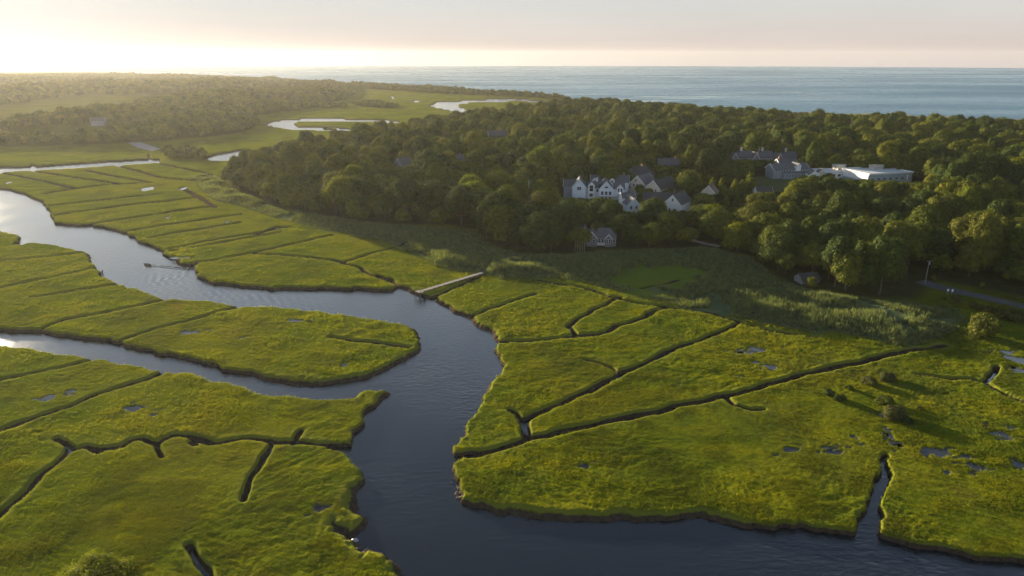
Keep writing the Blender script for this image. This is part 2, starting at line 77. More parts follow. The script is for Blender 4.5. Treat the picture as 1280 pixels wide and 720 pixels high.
# ------------------------------------------------------------------ helpers
def link(o): COL.objects.link(o); return o
def tag(o, label=None, cat=None, group=None, kind=None):
    if label: o['label'] = label
    if cat: o['category'] = cat
    if group: o['group'] = group
    if kind: o['kind'] = kind
    return o
def empty(name, loc, rz=0.0, scale=1.0):
    o = bpy.data.objects.new(name, None); link(o); o.location = loc; o.rotation_euler = (0, 0, rz)
    o.scale = (scale,) * 3 if not isinstance(scale, tuple) else scale; o.empty_display_size = 0.5
    return o
def mesh_obj(name, me, mat=None, parent=None):
    if mat is not None and not me.materials: me.materials.append(mat)
    o = bpy.data.objects.new(name, me); link(o); o.parent = parent
    return o
class MB:
    """collects boxes, prisms and tubes and links them as one mesh"""
    def __init__(s): s.v = []; s.f = []
    def add(s, vs_, fs): n = len(s.v); s.v += [tuple(v) for v in vs_]; s.f += [tuple(i + n for i in f) for f in fs]; return s
    def box(s, x0, x1, y0, y1, z0, z1):
        return s.add([(x0,y0,z0),(x1,y0,z0),(x1,y1,z0),(x0,y1,z0),(x0,y0,z1),(x1,y0,z1),(x1,y1,z1),(x0,y1,z1)],
                     [(0,3,2,1),(4,5,6,7),(0,1,5,4),(1,2,6,5),(2,3,7,6),(3,0,4,7)])
    def tube(s, pts, rads, n=7, cap=True):
        base = len(s.v); k = len(pts)
        for i, (p, r) in enumerate(zip(pts, rads)):
            p = Vector(p); a = Vector(pts[max(0, i - 1)]); b = Vector(pts[min(k - 1, i + 1)]); t = (b - a).normalized()
            u = t.cross(Vector((0.31, 0.9, 0.17))).normalized(); w = t.cross(u)
            for j in range(n):
                an = 2 * math.pi * j / n; s.v.append(tuple(p + (u * math.cos(an) + w * math.sin(an)) * r))
        for i in range(k - 1):
            for j in range(n):
                a = base + i * n + j; b = base + i * n + (j + 1) % n; s.f.append((a, b, b + n, a + n))
        if cap: s.f.append(tuple(base + j for j in range(n))[::-1]); s.f.append(tuple(base + (k - 1) * n + j for j in range(n)))
        return s
    def mesh(s, name, smooth=False):
        me = bpy.data.meshes.new(name); me.from_pydata(s.v, [], s.f); me.validate()
        if smooth: me.polygons.foreach_set('use_smooth', [True] * len(me.polygons))
        return me
    def build(s, name, mat, parent=None, smooth=False): return mesh_obj(name, s.mesh(name, smooth), mat, parent)

def sstep(a, b, x): t = np.clip((x - a) / (b - a), 0, 1); return t * t * (3 - 2 * t)
_rt = np.random.RandomState(11).rand(256, 256).astype(np.float32)
def vnoise(x, y):
    xi = np.floor(x); yi = np.floor(y); fx = x - xi; fy = y - yi
    fx = fx * fx * (3 - 2 * fx); fy = fy * fy * (3 - 2 * fy)
    a = xi.astype(np.int64) & 255; b = yi.astype(np.int64) & 255; a1 = (a + 1) & 255; b1 = (b + 1) & 255
    return (_rt[a, b] * (1 - fx) + _rt[a1, b] * fx) * (1 - fy) + (_rt[a, b1] * (1 - fx) + _rt[a1, b1] * fx) * fy
def fbm(x, y, sc, o=3, seed=0):
    t = 0; amp = 0.5; tot = 0
    for k in range(o):
        f = 2.03 ** k / sc; t = t + amp * vnoise(x * f + 17.3 * (seed + k), y * f + 9.1 * (seed - k)); tot += amp; amp *= 0.5
    return t / tot                                      # 0..1
def seg_dist(px, py, a, b):
    ax, ay = a; bx, by = b; dx, dy = bx - ax, by - ay; L2 = dx * dx + dy * dy + 1e-9
    t = np.clip(((px - ax) * dx + (py - ay) * dy) / L2, 0, 1)
    return np.hypot(px - ax - t * dx, py - ay - t * dy)
def inside(px, py, poly):
    r = np.zeros(px.shape, bool); n = len(poly)
    for i in range(n):
        x0, y0 = poly[i]; x1, y1 = poly[(i + 1) % n]
        if y0 == y1: continue
        c = (py >= min(y0, y1)) & (py < max(y0, y1))
        r ^= c & (px < x0 + (py - y0) * (x1 - x0) / (y1 - y0))
    return r
def poly_sd(px, py, poly, far=1e9):
    """signed distance, negative inside"""
    d = np.full(px.shape, far)
    for i in range(len(poly)): d = np.minimum(d, seg_dist(px, py, poly[i], poly[(i + 1) % len(poly)]))
    return np.where(inside(px, py, poly), -d, d)

# ------------------------------------------------------------------ materials
MATS = {}
class NT:
    def __init__(s, name):
        m = bpy.data.materials.new(name); m.use_nodes = True; s.m = m; s.t = m.node_tree; s.t.nodes.clear()
        s.out = s.n('ShaderNodeOutputMaterial'); MATS[name] = m
    def n(s, typ, **kw):
        o = s.t.nodes.new(typ)
        for k, v in kw.items():
            if k.startswith('i_'): o.inputs[k[2:].replace('_', ' ')].default_value = v
            else: setattr(o, k, v)
        return o
    def l(s, a, b): s.t.links.new(a, b)
    def pos(s): return s.n('ShaderNodeNewGeometry').outputs['Position']
    def noise(s, scale, detail=3, rough=0.6, vec=None, sc3=None):
        o = s.n('ShaderNodeTexNoise'); o.inputs['Scale'].default_value = scale; o.inputs['Detail'].default_value = detail; o.inputs['Roughness'].default_value = rough
        v = vec if vec is not None else s.pos()
        if sc3:
            m_ = s.n('ShaderNodeVectorMath', operation='MULTIPLY'); m_.inputs[1].default_value = sc3; s.l(v, m_.inputs[0]); v = m_.outputs[0]
        s.l(v, o.inputs['Vector']); return o.outputs['Fac']
    def ramp(s, fac, stops):
        o = s.n('ShaderNodeValToRGB'); e = o.color_ramp.elements
        while len(e) < len(stops): e.new(0.5)
        for k, (p, c) in zip(e, stops): k.position = p; k.color = (*c, 1) if len(c) == 3 else c
        s.l(fac, o.inputs[0]); return o.outputs[0]
    def rng(s, fac, a, b, c=0.0, d=1.0):
        o = s.n('ShaderNodeMapRange'); o.inputs[1].default_value = a; o.inputs[2].default_value = b; o.inputs[3].default_value = c; o.inputs[4].default_value = d
        s.l(fac, o.inputs[0]); return o.outputs[0]
    def mix(s, fac, a, b, mode='MIX'):
        o = s.n('ShaderNodeMix', data_type='RGBA', blend_type=mode)
        for v, i in ((fac, 0), (a, 6), (b, 7)):
            if hasattr(v, 'links') or hasattr(v, 'is_linked'): s.l(v, o.inputs[i])
            else: o.inputs[i].default_value = v if i == 0 else ((*v, 1) if len(v) == 3 else v)
        return o.outputs[2]
    def math(s, op, a, b=0.0):
        o = s.n('ShaderNodeMath', operation=op)
        for v, i in ((a, 0), (b, 1)):
            if hasattr(v, 'is_linked'): s.l(v, o.inputs[i])
            else: o.inputs[i].default_value = v
        return o.outputs[0]
    def attr(s, name): return s.n('ShaderNodeAttribute', attribute_name=name).outputs['Fac']
    def bump(s, h, strength, dist, normal=None):
        o = s.n('ShaderNodeBump'); o.inputs['Strength'].default_value = strength; o.inputs['Distance'].default_value = dist
        s.l(h, o.inputs['Height'])
        if normal is not None: s.l(normal, o.inputs['Normal'])
        return o.outputs[0]
    def bsdf(s, color, rough=0.8, normal=None, spec=0.3, **kw):
        o = s.n('ShaderNodeBsdfPrincipled')
        if hasattr(color, 'is_linked'): s.l(color, o.inputs['Base Color'])
        else: o.inputs['Base Color'].default_value = (*color, 1)
        if hasattr(rough, 'is_linked'): s.l(rough, o.inputs['Roughness'])
        else: o.inputs['Roughness'].default_value = rough
        o.inputs['Specular IOR Level'].default_value = spec
        if normal is not None: s.l(normal, o.inputs['Normal'])
        for k, v in kw.items(): o.inputs[k.replace('_', ' ')].default_value = v
        return o
    def done(s, sh): s.l(sh.outputs[0] if hasattr(sh, 'outputs') else sh, s.out.inputs['Surface']); return s.m

def paint(name, col, rough=0.7, var=0.12, scale=0.8):
    t = NT(name); f = t.noise(scale, 4)
    c = t.mix(t.rng(f, 0.3, 0.7), tuple(v * (1 - var) for v in col), tuple(min(1, v * (1 + var)) for v in col))
    return t.done(t.bsdf(c, rough, t.bump(t.noise(6.0, 2), 0.2, 0.02)))
def shingle(name, col, course=0.5):
    t = NT(name); p = t.n('ShaderNodeTexCoord').outputs['Object']
    w = t.n('ShaderNodeTexWave', wave_type='BANDS', bands_direction='Z'); w.inputs['Scale'].default_value = 1.0 / course; w.inputs['Distortion'].default_value = 0.6; t.l(p, w.inputs['Vector'])
    f = t.noise(1.6, 4, vec=p, sc3=(1, 1, 4)); f2 = t.noise(0.15, 2, vec=p)
    c = t.mix(t.rng(f, 0.25, 0.75), tuple(v * 0.72 for v in col), tuple(v * 1.25 for v in col))
    c = t.mix(t.rng(f2, 0.4, 0.7, 0, 0.35), c, tuple(v * 0.7 for v in col))
    return t.done(t.bsdf(c, 0.85, t.bump(w.outputs['Fac'], 0.5, 0.05)))

def foliage(name, stops, trans=0.14):
    t = NT(name); oi = t.n('ShaderNodeObjectInfo').outputs['Random']
    base = t.ramp(oi, stops)
    f = t.noise(0.55, 2); c = t.mix(t.rng(f, 0.35, 0.65, 0, 1), t.mix(1.0, base, (0.62, 0.66, 0.75), 'MULTIPLY'), t.mix(1.0, base, (1.42, 1.34, 1.0), 'MULTIPLY'))
    d = t.bsdf(c, 0.75, None, 0.06)
    tr = t.n('ShaderNodeBsdfTranslucent'); t.l(t.mix(1.0, c, (1.25, 1.25, 0.45), 'MULTIPLY'), tr.inputs[0])
    ms = t.n('ShaderNodeMixShader'); ms.inputs[0].default_value = trans; t.l(d.outputs[0], ms.inputs[1]); t.l(tr.outputs[0], ms.inputs[2])
    return t.done(ms)
foliage('leaf_mixed', [(0.0, (0.042, 0.068, 0.018)), (0.2, (0.066, 0.095, 0.018)), (0.5, (0.096, 0.122, 0.018)), (0.75, (0.122, 0.134, 0.021)), (0.92, (0.15, 0.158, 0.02)), (1.0, (0.18, 0.18, 0.024))])
foliage('leaf_dark', [(0.0, (0.042, 0.066, 0.018)), (1.0, (0.068, 0.092, 0.018))])
foliage('leaf_olive', [(0.0, (0.088, 0.110, 0.016)), (1.0, (0.118, 0.132, 0.020))])
foliage('leaf_bright', [(0.0, (0.12, 0.155, 0.018)), (1.0, (0.165, 0.18, 0.024))], 0.38)
foliage('leaf_bronze', [(0.0, (0.098, 0.108, 0.018)), (1.0, (0.125, 0.128, 0.022))])
foliage('leaf_scrub', [(0.0, (0.07, 0.078, 0.024)), (1.0, (0.11, 0.108, 0.03))])
foliage('reed_blade', [(0.0, (0.12, 0.155, 0.075)), (0.6, (0.155, 0.19, 0.095)), (1.0, (0.21, 0.22, 0.11))], 0.3)
foliage('grass_rim', [(0.0, (0.13, 0.145, 0.014)), (1.0, (0.20, 0.19, 0.03))], 0.45)
paint('bark', (0.12, 0.095, 0.07), 0.9, 0.3, 3.0); paint('pale_bark', (0.30, 0.26, 0.2), 0.9, 0.3, 3.0)
paint('white_paint', (0.78, 0.78, 0.76), 0.55, 0.05); paint('blue_white', (0.70, 0.75, 0.80), 0.6, 0.06); paint('cream', (0.62, 0.54, 0.42), 0.6, 0.08)
shingle('cedar_grey', (0.20, 0.195, 0.195)); shingle('cedar_blue', (0.30, 0.33, 0.37)); shingle('roof_slate', (0.115, 0.12, 0.13)); shingle('roof_dark', (0.075, 0.073, 0.075)); shingle('roof_grey', (0.14, 0.138, 0.14)); shingle('roof_brown', (0.2, 0.13, 0.1))
paint('membrane', (0.66, 0.655, 0.65), 0.5, 0.06, 0.15); paint('metal_wall', (0.34, 0.42, 0.48), 0.5, 0.08, 0.4); paint('galvanised', (0.4, 0.4, 0.4), 0.4, 0.1); paint('brick_red', (0.3, 0.14, 0.1), 0.85, 0.2, 2)
paint('wood_grey', (0.36, 0.32, 0.27), 0.85, 0.25, 1.5); paint('wood_dark', (0.10, 0.08, 0.06), 0.85, 0.3, 1.5); paint('asphalt', (0.10, 0.10, 0.10), 0.85, 0.2, 1.0); paint('sand', (0.36, 0.30, 0.22), 0.95, 0.2, 0.6)
paint('trod_earth', (0.10, 0.088, 0.06), 0.95, 0.25, 1.0); paint('line_gravel', (0.3, 0.28, 0.27), 0.95, 0.2, 0.1); paint('line_paint', (0.5, 0.42, 0.12), 0.7); paint('hull_grey', (0.10, 0.10, 0.11), 0.4); paint('skin', (0.42, 0.27, 0.2), 0.6, 0.03); paint('jacket', (0.04, 0.05, 0.08), 0.8); paint('trousers', (0.06, 0.055, 0.05), 0.8); paint('motor_black', (0.02, 0.02, 0.022), 0.35)
paint('peat_rock', (0.12, 0.085, 0.062), 0.8, 0.3, 1.2); paint('buoy_black', (0.03, 0.03, 0.03), 0.5); paint('roof_vent', (0.5, 0.45, 0.38), 0.6)
t = NT('pane'); t.done(t.bsdf((0.02, 0.025, 0.035), 0.06, None, 0.5))

# ground: salt hay, reed bed floor, wood floor, mud; the zones come from the plan as mesh attributes
def marsh_tone(t):
    """bands and patches of the salt hay, the same on the ground and on the blades that stand on it"""
    f1 = t.noise(0.016, 3); f2 = t.noise(0.10, 4, 0.65); f4 = t.noise(0.045, 4, 0.62, sc3=(1.0, 2.4, 1)); f5 = t.noise(0.028, 3, 0.6, sc3=(1.7, 1, 1))
    g = t.ramp(f1, [(0.34, (0.094, 0.122, 0.008)), (0.5, (0.134, 0.153, 0.009)), (0.64, (0.185, 0.174, 0.012))])
    g = t.mix(t.rng(f4, 0.46, 0.64, 0, 0.85), g, (0.205, 0.195, 0.008))
    g = t.mix(t.rng(f5, 0.52, 0.66, 0, 0.7), g, (0.085, 0.098, 0.014))
    g = t.mix(t.rng(f2, 0.54, 0.72, 0, 0.55), g, (0.095, 0.098, 0.016))
    g = t.mix(t.rng(t.noise(0.034, 2), 0.66, 0.78, 0, 0.7), g, (0.21, 0.135, 0.018))
    return t.mix(1.0, g, (0.92, 0.97, 1.0), 'MULTIPLY'), f2
t = NT('shallow_sea'); a_ = t.rng(t.noise(0.004, 5, 0.6, sc3=(1, 3.5, 1)), 0.44, 0.6); sb = t.bsdf((0.22, 0.38, 0.42), 0.3, None, 0.15); tb = t.n('ShaderNodeBsdfTransparent'); ms = t.n('ShaderNodeMixShader')
t.l(a_, ms.inputs[0]); t.l(tb.outputs[0], ms.inputs[1]); t.l(sb.outputs[0], ms.inputs[2]); t.done(ms)
t = NT('marsh_ground')
g, f2 = marsh_tone(t); f3 = t.noise(0.9, 3, 0.7)
g = t.mix(t.rng(f3, 0.35, 0.75, 0.0, 0.4), g, (0.065, 0.08, 0.008))
g = t.mix(t.attr('rim'), g, (0.17, 0.18, 0.025))
rd = t.ramp(t.noise(0.25, 4, sc3=(1, 1, 1)), [(0.3, (0.085, 0.115, 0.05)), (0.7, (0.135, 0.165, 0.075))])
g = t.mix(t.attr('reed'), g, rd)
g = t.mix(t.math('MULTIPLY', t.attr('meadow'), t.rng(f2, 0.3, 0.6, 0.5, 1)), g, (0.12, 0.165, 0.022))
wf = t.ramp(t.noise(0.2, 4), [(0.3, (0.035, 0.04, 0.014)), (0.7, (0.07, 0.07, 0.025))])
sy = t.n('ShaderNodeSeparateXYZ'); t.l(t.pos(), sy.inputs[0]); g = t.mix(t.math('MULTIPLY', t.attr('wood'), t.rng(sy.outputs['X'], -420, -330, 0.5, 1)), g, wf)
g = t.mix(t.attr('lawn'), g, t.ramp(t.noise(0.06, 3), [(0.35, (0.085, 0.11, 0.04)), (0.65, (0.12, 0.13, 0.055))]))
mud = t.ramp(t.noise(0.8, 5, 0.7), [(0.3, (0.034, 0.025, 0.017)), (0.7, (0.095, 0.070, 0.048))])
mf = t.n('ShaderNodeSeparateXYZ'); t.l(t.pos(), mf.inputs[0]); mf = t.math('ADD', mf.outputs['Z'], t.math('MULTIPLY', t.math('SUBTRACT', f3, 0.5), 0.5)); mf = t.math('MULTIPLY', t.rng(mf, -0.42, -0.62), t.rng(t.attr('wood'), 0.2, 0.0))
g = t.mix(mf, g, mud)
pm = t.ramp(t.noise(0.6, 4), [(0.3, (0.10, 0.09, 0.075)), (0.7, (0.19, 0.175, 0.15))])
g = t.mix(t.attr('pan'), g, pm)
g = t.mix(t.attr('sand'), g, t.ramp(t.noise(0.5, 4), [(0.3, (0.26, 0.21, 0.14)), (0.7, (0.4, 0.34, 0.25))]))
hb = t.math('ADD', t.noise(1.3, 4, 0.75), t.math('MULTIPLY', t.noise(0.3, 2), 0.8))
b = t.bsdf(g, 0.95, t.bump(hb, 0.7, 0.6), 0.0)
t.done(b)

t = NT('grass_blade'); c, _ = marsh_tone(t); oi = t.n('ShaderNodeObjectInfo').outputs['Random']
c = t.mix(1.0, c, t.ramp(oi, [(0, (0.85, 0.95, 0.9)), (0.7, (1.25, 1.2, 1.1)), (1, (1.65, 1.4, 1.6))]), 'MULTIPLY')
d_ = t.bsdf(c, 0.7, None, 0.1); tr = t.n('ShaderNodeBsdfTranslucent'); t.l(t.mix(1.0, c, (1.3, 1.3, 0.6), 'MULTIPLY'), tr.inputs[0]); ms = t.n('ShaderNodeMixShader'); ms.inputs[0].default_value = 0.5
t.l(d_.outputs[0], ms.inputs[1]); t.l(tr.outputs[0], ms.inputs[2]); t.done(ms)

# creek water: dark, with wind ripples and the rings that spread from the skiff's wake
t = NT('creek_water'); p = t.pos()
n1 = t.noise(0.55, 3, 0.6, sc3=(1, 1.6, 1)); n2 = t.noise(2.2, 2, 0.6, sc3=(1.3, 1, 1)); n0 = t.noise(0.02, 2)
wx, wy = MAP['at']['boat']
sp = t.n('ShaderNodeSeparateXYZ'); t.l(p, sp.inputs[0])
def lin(a, b_, c): return t.math('ADD', t.math('ADD', t.math('MULTIPLY', sp.outputs[0], a), t.math('MULTIPLY', sp.outputs[1], b_)), c)
wk = WAKE = dict(dx=0.955, dy=-0.297)                    # the way the wake trails
al = lin(wk['dx'], wk['dy'], -(wx * wk['dx'] + wy * wk['dy'])); ac = lin(wk['dy'], -wk['dx'], -(wx * wk['dy'] - wy * wk['dx']))
# crests: bowed lines that lag further behind the boat the farther they are from its track
ph = t.math('ADD', al, t.math('MULTIPLY', t.math('POWER', t.math('ABSOLUTE', ac), 1.0), -0.95))
ph = t.math('ADD', ph, t.math('MULTIPLY', t.noise(0.05, 2), 6.0))
wv = t.math('SINE', t.math('MULTIPLY', ph, 1.4))
msk = t.math('MULTIPLY', t.rng(ph, -2, 6), t.rng(ph, 40, 95, 1, 0))
msk = t.math('MULTIPLY', msk, t.rng(ac, -6, 3)); msk = t.math('MULTIPLY', msk, t.rng(ac, 30, 75, 1, 0))
tr = t.math('MULTIPLY', t.math('MULTIPLY', t.rng(al, 0, 2), t.rng(al, 25, 48, 1, 0)), t.rng(t.math('ABSOLUTE', ac), 0.2, 1.6, 1, 0))
h = t.math('ADD', t.math('MULTIPLY', n1, t.rng(n0, 0.35, 0.65, 0.25, 0.8)), t.math('MULTIPLY', n2, 0.16))
h = t.math('ADD', h, t.math('MULTIPLY', t.math('MULTIPLY', wv, msk), 0.45))
h = t.math('ADD', h, t.math('MULTIPLY', tr, 1.2))
t.done(t.bsdf((0.010, 0.015, 0.023), t.rng(n0, 0.3, 0.7, 0.08, 0.14), t.bump(h, 0.75, 0.26), 0.85, IOR=1.4))
t = NT('pool_water'); t.done(t.bsdf((0.03, 0.03, 0.028), 0.06, t.bump(t.noise(3, 2), 0.08, 0.05), 0.5, IOR=1.33))
t = NT('sea_water')
s1 = t.noise(0.0011, 4, 0.6, sc3=(1, 3.2, 1)); s2 = t.noise(0.006, 4, 0.6, sc3=(1, 4.0, 1)); s3 = t.noise(0.12, 4, 0.65, sc3=(1, 1.8, 1))
c = t.mix(t.rng(s1, 0.35, 0.65), (0.004, 0.105, 0.185), (0.014, 0.16, 0.245)); c = t.mix(t.rng(s2, 0.5, 0.7, 0, 0.4), c, (0.012, 0.085, 0.16))
t.done(t.bsdf(c, t.rng(s1, 0.4, 0.6, 0.34, 0.22), t.bump(s3, 0.9, 2.0), 0.08, IOR=1.33))

# ------------------------------------------------------------------ the ground sheet: marsh cut by creeks and ditches, upland behind
WATER_Z = -1.4
def depth_rows():
    """rows of the sheet: fine near and on the marsh, wider towards the shore"""
    ys = [44.0]
    while ys[-1] < 5600:
        y = ys[-1]
        step = y * y / (90 * 890) * (0.95 if y < 290 else 0.7 if y < 640 else 1.0 if y < 950 else 1.8)
        ys.append(y + max(0.32, step))
    return np.array(ys)
YR = depth_rows(); TL = np.concatenate([np.linspace(-2.2, -1.35, 50)[:-1], np.linspace(-1.35, -0.76, 90)[:-1], np.linspace(-0.76, 0.76, 1000), np.linspace(0.76, 1.35, 90)[1:], np.linspace(1.35, 2.2, 50)[1:]])
NY, NX = len(YR), len(TL)
def resample(fn, sy, sx):
    """evaluate a slow plan function on a coarser sheet and interpolate"""
    iy = np.unique(np.append(np.arange(0, NY, sy), NY - 1)); ix = np.unique(np.append(np.arange(0, NX, sx), NX - 1))
    y = YR[iy][:, None] * np.ones(len(ix)); x = TL[ix][None, :] * y; v = fn(x, y)
    tmp = np.empty((NY, len(ix)))
    for j in range(len(ix)): tmp[:, j] = np.interp(np.arange(NY), iy, v[:, j])
    out = np.empty((NY, NX))
    for i in range(NY): out[i] = np.interp(np.arange(NX), ix, tmp[i])
    return out
GY = YR[:, None] * np.ones(NX); GX = TL[None, :] * GY
lod = np.clip(GY / 300.0, 0.35, 4)
WX = GX + (fbm(GX, GY, 5, 3, 1) - 0.5) * 3.4 + (fbm(GX, GY, 1.1, 2, 2) - 0.5) * 0.8; WY = GY + (fbm(GX, GY, 5, 3, 5) - 0.5) * 3.4 + (fbm(GX, GY, 1.1, 2, 6) - 0.5) * 0.8
def window(x0, x1, y0, y1):
    i0, i1 = np.searchsorted(YR, [y0, y1])
    if i1 <= i0: return None
    yy = [max(y0, 44), max(y1, 44.1)]; c = [x / y for x in (x0, x1) for y in yy]
    j0, j1 = np.searchsorted(TL, [min(c), max(c)])
    if j1 <= j0: return None
    return slice(max(0, i0 - 1), min(NY, i1 + 1)), slice(max(0, j0 - 1), min(NX, j1 + 1))
STEP = np.gradient(YR)[:, None] * np.ones(NX)
SD = np.full((NY, NX), 60.0)                                          # distance to water's edge, negative in the water
PADR = 14.0
for poly in MAP['creek']:
    for i in range(len(poly)):
        a, b = poly[i], poly[(i + 1) % len(poly)]
        w = window(min(a[0], b[0]) - PADR, max(a[0], b[0]) + PADR, min(a[1], b[1]) - PADR, max(a[1], b[1]) + PADR)
        if w: SD[w] = np.minimum(SD[w], seg_dist(WX[w], WY[w], a, b))
ins = np.zeros((NY, NX), bool)
for poly in MAP['creek']:
    xs = [p[0] for p in poly]; ys = [p[1] for p in poly]
    w = window(min(xs) - 5, max(xs) + 5, max(44, min(ys) - 5), max(ys) + 5)
    if w: ins[w] |= inside(WX[w], WY[w], poly)
SD = np.where(ins, -SD, SD)
DIT = np.full((NY, NX), 60.0)
WX2 = GX + (fbm(GX, GY, 7, 3, 11) - 0.5) * 2.2; WY2 = GY + (fbm(GX, GY, 7, 3, 15) - 0.5) * 2.2
for wd, pl in MAP['ditch']:
    for a, b in zip(pl[:-1], pl[1:]):
        w = window(min(a[0], b[0]) - 8, max(a[0], b[0]) + 8, min(a[1], b[1]) - 8, max(a[1], b[1]) + 8)
        if w:
            hw = np.maximum(0.45 * wd * (0.75 + 0.5 * fbm(GX[w], GY[w], 9, 2, 21)), STEP[w] * np.where(GY[w] > 520, 0.55, 0.9) + 0.55)
            DIT[w] = np.minimum(DIT[w], seg_dist(WX2[w], WY2[w], a, b) - hw)
def wood_sd(x, y): return np.minimum(poly_sd(x, y, MAP['wood']), poly_sd(x, y, MAP['far_wood']))
WOOD = resample(wood_sd, 5, 6)
def near_zone(name, warp=5.0):
    poly = MAP[name]; out = np.full((NY, NX), 60.0); xs = [p[0] for p in poly]; ys = [p[1] for p in poly]
    w = window(min(xs) - 20, max(xs) + 20, min(ys) - 20, max(ys) + 20)
    out[w] = poly_sd(GX[w] + (fbm(GX[w], GY[w], 9, 3, 31) - .5) * warp * 2, GY[w] + (fbm(GX[w], GY[w], 9, 3, 35) - .5) * warp * 2, poly); return out
REED = near_zone('reed'); MEAD = near_zone('meadow', 14); LAWN = near_zone('lawn', 2)
def shore_sd(x, y):
    pts = MAP['shore']; d = np.full(x.shape, 1e9)
    for a, b in zip(pts[:-1], pts[1:]): d = np.minimum(d, seg_dist(x, y, a, b))
    th = np.arctan2(x, y); r = np.hypot(x, y); tp = [math.atan2(*p) for p in pts][::-1]; rp = [math.hypot(*p) for p in pts][::-1]
    return np.where(r < np.interp(th, tp, rp), d, -d)                # positive on land
SHORE = resample(shore_sd, 3, 4)

ED = np.minimum(SD, DIT)
relief = (fbm(GX, GY, 1.5, 2, 41) - 0.5) * 0.22 + (fbm(GX, GY, 5.0, 2, 43) - 0.5) * 0.3 + (fbm(GX, GY, 0.7, 1, 45) - 0.5) * 0.12
patch = sstep(0.40, 0.62, fbm(GX, GY, 38, 2, 47))
swx = GX + 26 * fbm(GX, GY, 30, 2, 48); swy = GY + 26 * fbm(GX, GY, 30, 2, 50)
swirl = fbm(swx * 0.34, swy, 1.5, 3, 49)
relief = relief * (0.45 + 0.6 * patch) + (0.07 - np.abs(swirl - 0.5) * 0.9) * (0.12 + 0.5 * patch)
Z = 0.72 * relief * np.clip(1.35 - GY / 900, 0.25, 1) + 0.13 * np.exp(-np.clip(ED, 0, 30) / 1.2)
flat = 3.6 * sstep(.52, .72, fbm(GX, GY, 34, 3, 53)); bank = sstep(-0.55 - flat, 0.75, SD - 0.25); Z = Z * bank + (-2.3 - 0.12 * np.clip(-SD, 0, 5)) * (1 - bank)
dbank = sstep(-0.75, 0.35, DIT); Z = Z * dbank + np.minimum(Z, -1.28 - np.where(GY < 400, 0.35, 0.05) * fbm(GX, GY, 14, 2, 51)) * (1 - dbank)
UP = sstep(0, 26, -WOOD) * 1.6 + sstep(20, 170, -WOOD) * 4.5 * sstep(330, 480, GY)
Z = Z + UP + 0.5 * sstep(0, 9, -REED) * sstep(-0.3, 2, ED)
PAN = np.zeros((NY, NX))
for (cx, cy, rx, ry) in MAP['pan']:
    w = window(cx - rx * 2 - 3, cx + rx * 2 + 3, cy - ry * 2 - 3, cy + ry * 2 + 3)
    if not w: continue
    x = GX[w] + (fbm(GX[w], GY[w], rx * 0.9 + .5, 3, 61) - .5) * rx * 1.9; y = GY[w] + (fbm(GX[w], GY[w], rx * 0.9 + .5, 3, 65) - .5) * ry * 1.9
    PAN[w] = np.maximum(PAN[w], sstep(1.12, 0.9, np.hypot((x - cx) / rx, (y - cy) / ry)))
PAN *= sstep(0.3, 1.5, ED)
Z = Z * (1 - PAN) + PAN * -0.27
land = sstep(-6, 10, SHORE); Z = Z * land + (1 - land) * -4.0
Z = np.where((SHORE < 38) & (SHORE > -10), np.maximum(Z, land * 1.2 * sstep(30, 8, SHORE) - 4 * (1 - land)), Z)

def terrain(x, y):
    x = np.atleast_1d(np.asarray(x, float)); y = np.atleast_1d(np.asarray(y, float))
    fi = np.clip(np.interp(y, YR, np.arange(NY)), 0, NY - 1.001); fj = np.clip(np.interp(x / y, TL, np.arange(NX)), 0, NX - 1.001)
    i = fi.astype(int); j = fj.astype(int); u = fi - i; v = fj - j
    return (Z[i, j] * (1 - v) + Z[i, j + 1] * v) * (1 - u) + (Z[i + 1, j] * (1 - v) + Z[i + 1, j + 1] * v) * u
def field(F, x, y):
    i = np.clip(np.round(np.interp(y, YR, np.arange(NY))).astype(int), 0, NY - 1); j = np.clip(np.round(np.interp(np.asarray(x) / y, TL, np.arange(NX))).astype(int), 0, NX - 1)
    return F[i, j]
def tz(x, y): return float(terrain(x, y)[0])

def grid_mesh(name, X, Y, Zz, attrs):
    ny, nx = X.shape; me = bpy.data.meshes.new(name)
    co = np.stack([X, Y, Zz], -1).reshape(-1, 3).astype(np.float32)
    idx = np.arange(ny * nx).reshape(ny, nx); q = np.stack([idx[:-1, :-1], idx[:-1, 1:], idx[1:, 1:], idx[1:, :-1]], -1).reshape(-1, 4)
    me.vertices.add(len(co)); me.vertices.foreach_set('co', co.ravel())
    me.loops.add(q.size); me.loops.foreach_set('vertex_index', q.ravel().astype(np.int32))
    me.polygons.add(len(q)); me.polygons.foreach_set('loop_start', np.arange(0, q.size, 4, dtype=np.int32)); me.polygons.foreach_set('loop_total', np.full(len(q), 4, np.int32))
    me.polygons.foreach_set('use_smooth', np.ones(len(q), bool)); me.update(calc_edges=True)
    for k, v in attrs.items():
        a = me.attributes.new(k, 'FLOAT', 'POINT'); a.data.foreach_set('value', v.ravel().astype(np.float32))
    return me
mudA = np.maximum(np.where(ED < 3, sstep(-0.30, -0.85, Z - UP), 0), 0) * (WOOD > -5)
rr_ = np.minimum(1, 6300 / np.hypot(GX, GY))                          # the sheet ends before the sea's rim
me = grid_mesh('ground', GX * rr_, GY * rr_, Z, dict(mud=mudA, pan=PAN, rim=0.75 * np.exp(-np.clip(ED - 0.5, 0, 30) / 0.9) * (ED > -0.5) * (GY < 420),
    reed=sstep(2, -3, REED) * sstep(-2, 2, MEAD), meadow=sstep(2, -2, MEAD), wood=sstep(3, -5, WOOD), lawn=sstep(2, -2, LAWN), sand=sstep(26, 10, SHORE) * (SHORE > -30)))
tag(mesh_obj('ground', me, MATS['marsh_ground']), 'wide green salt marsh cut by ditches with wooded upland behind', kind='structure')

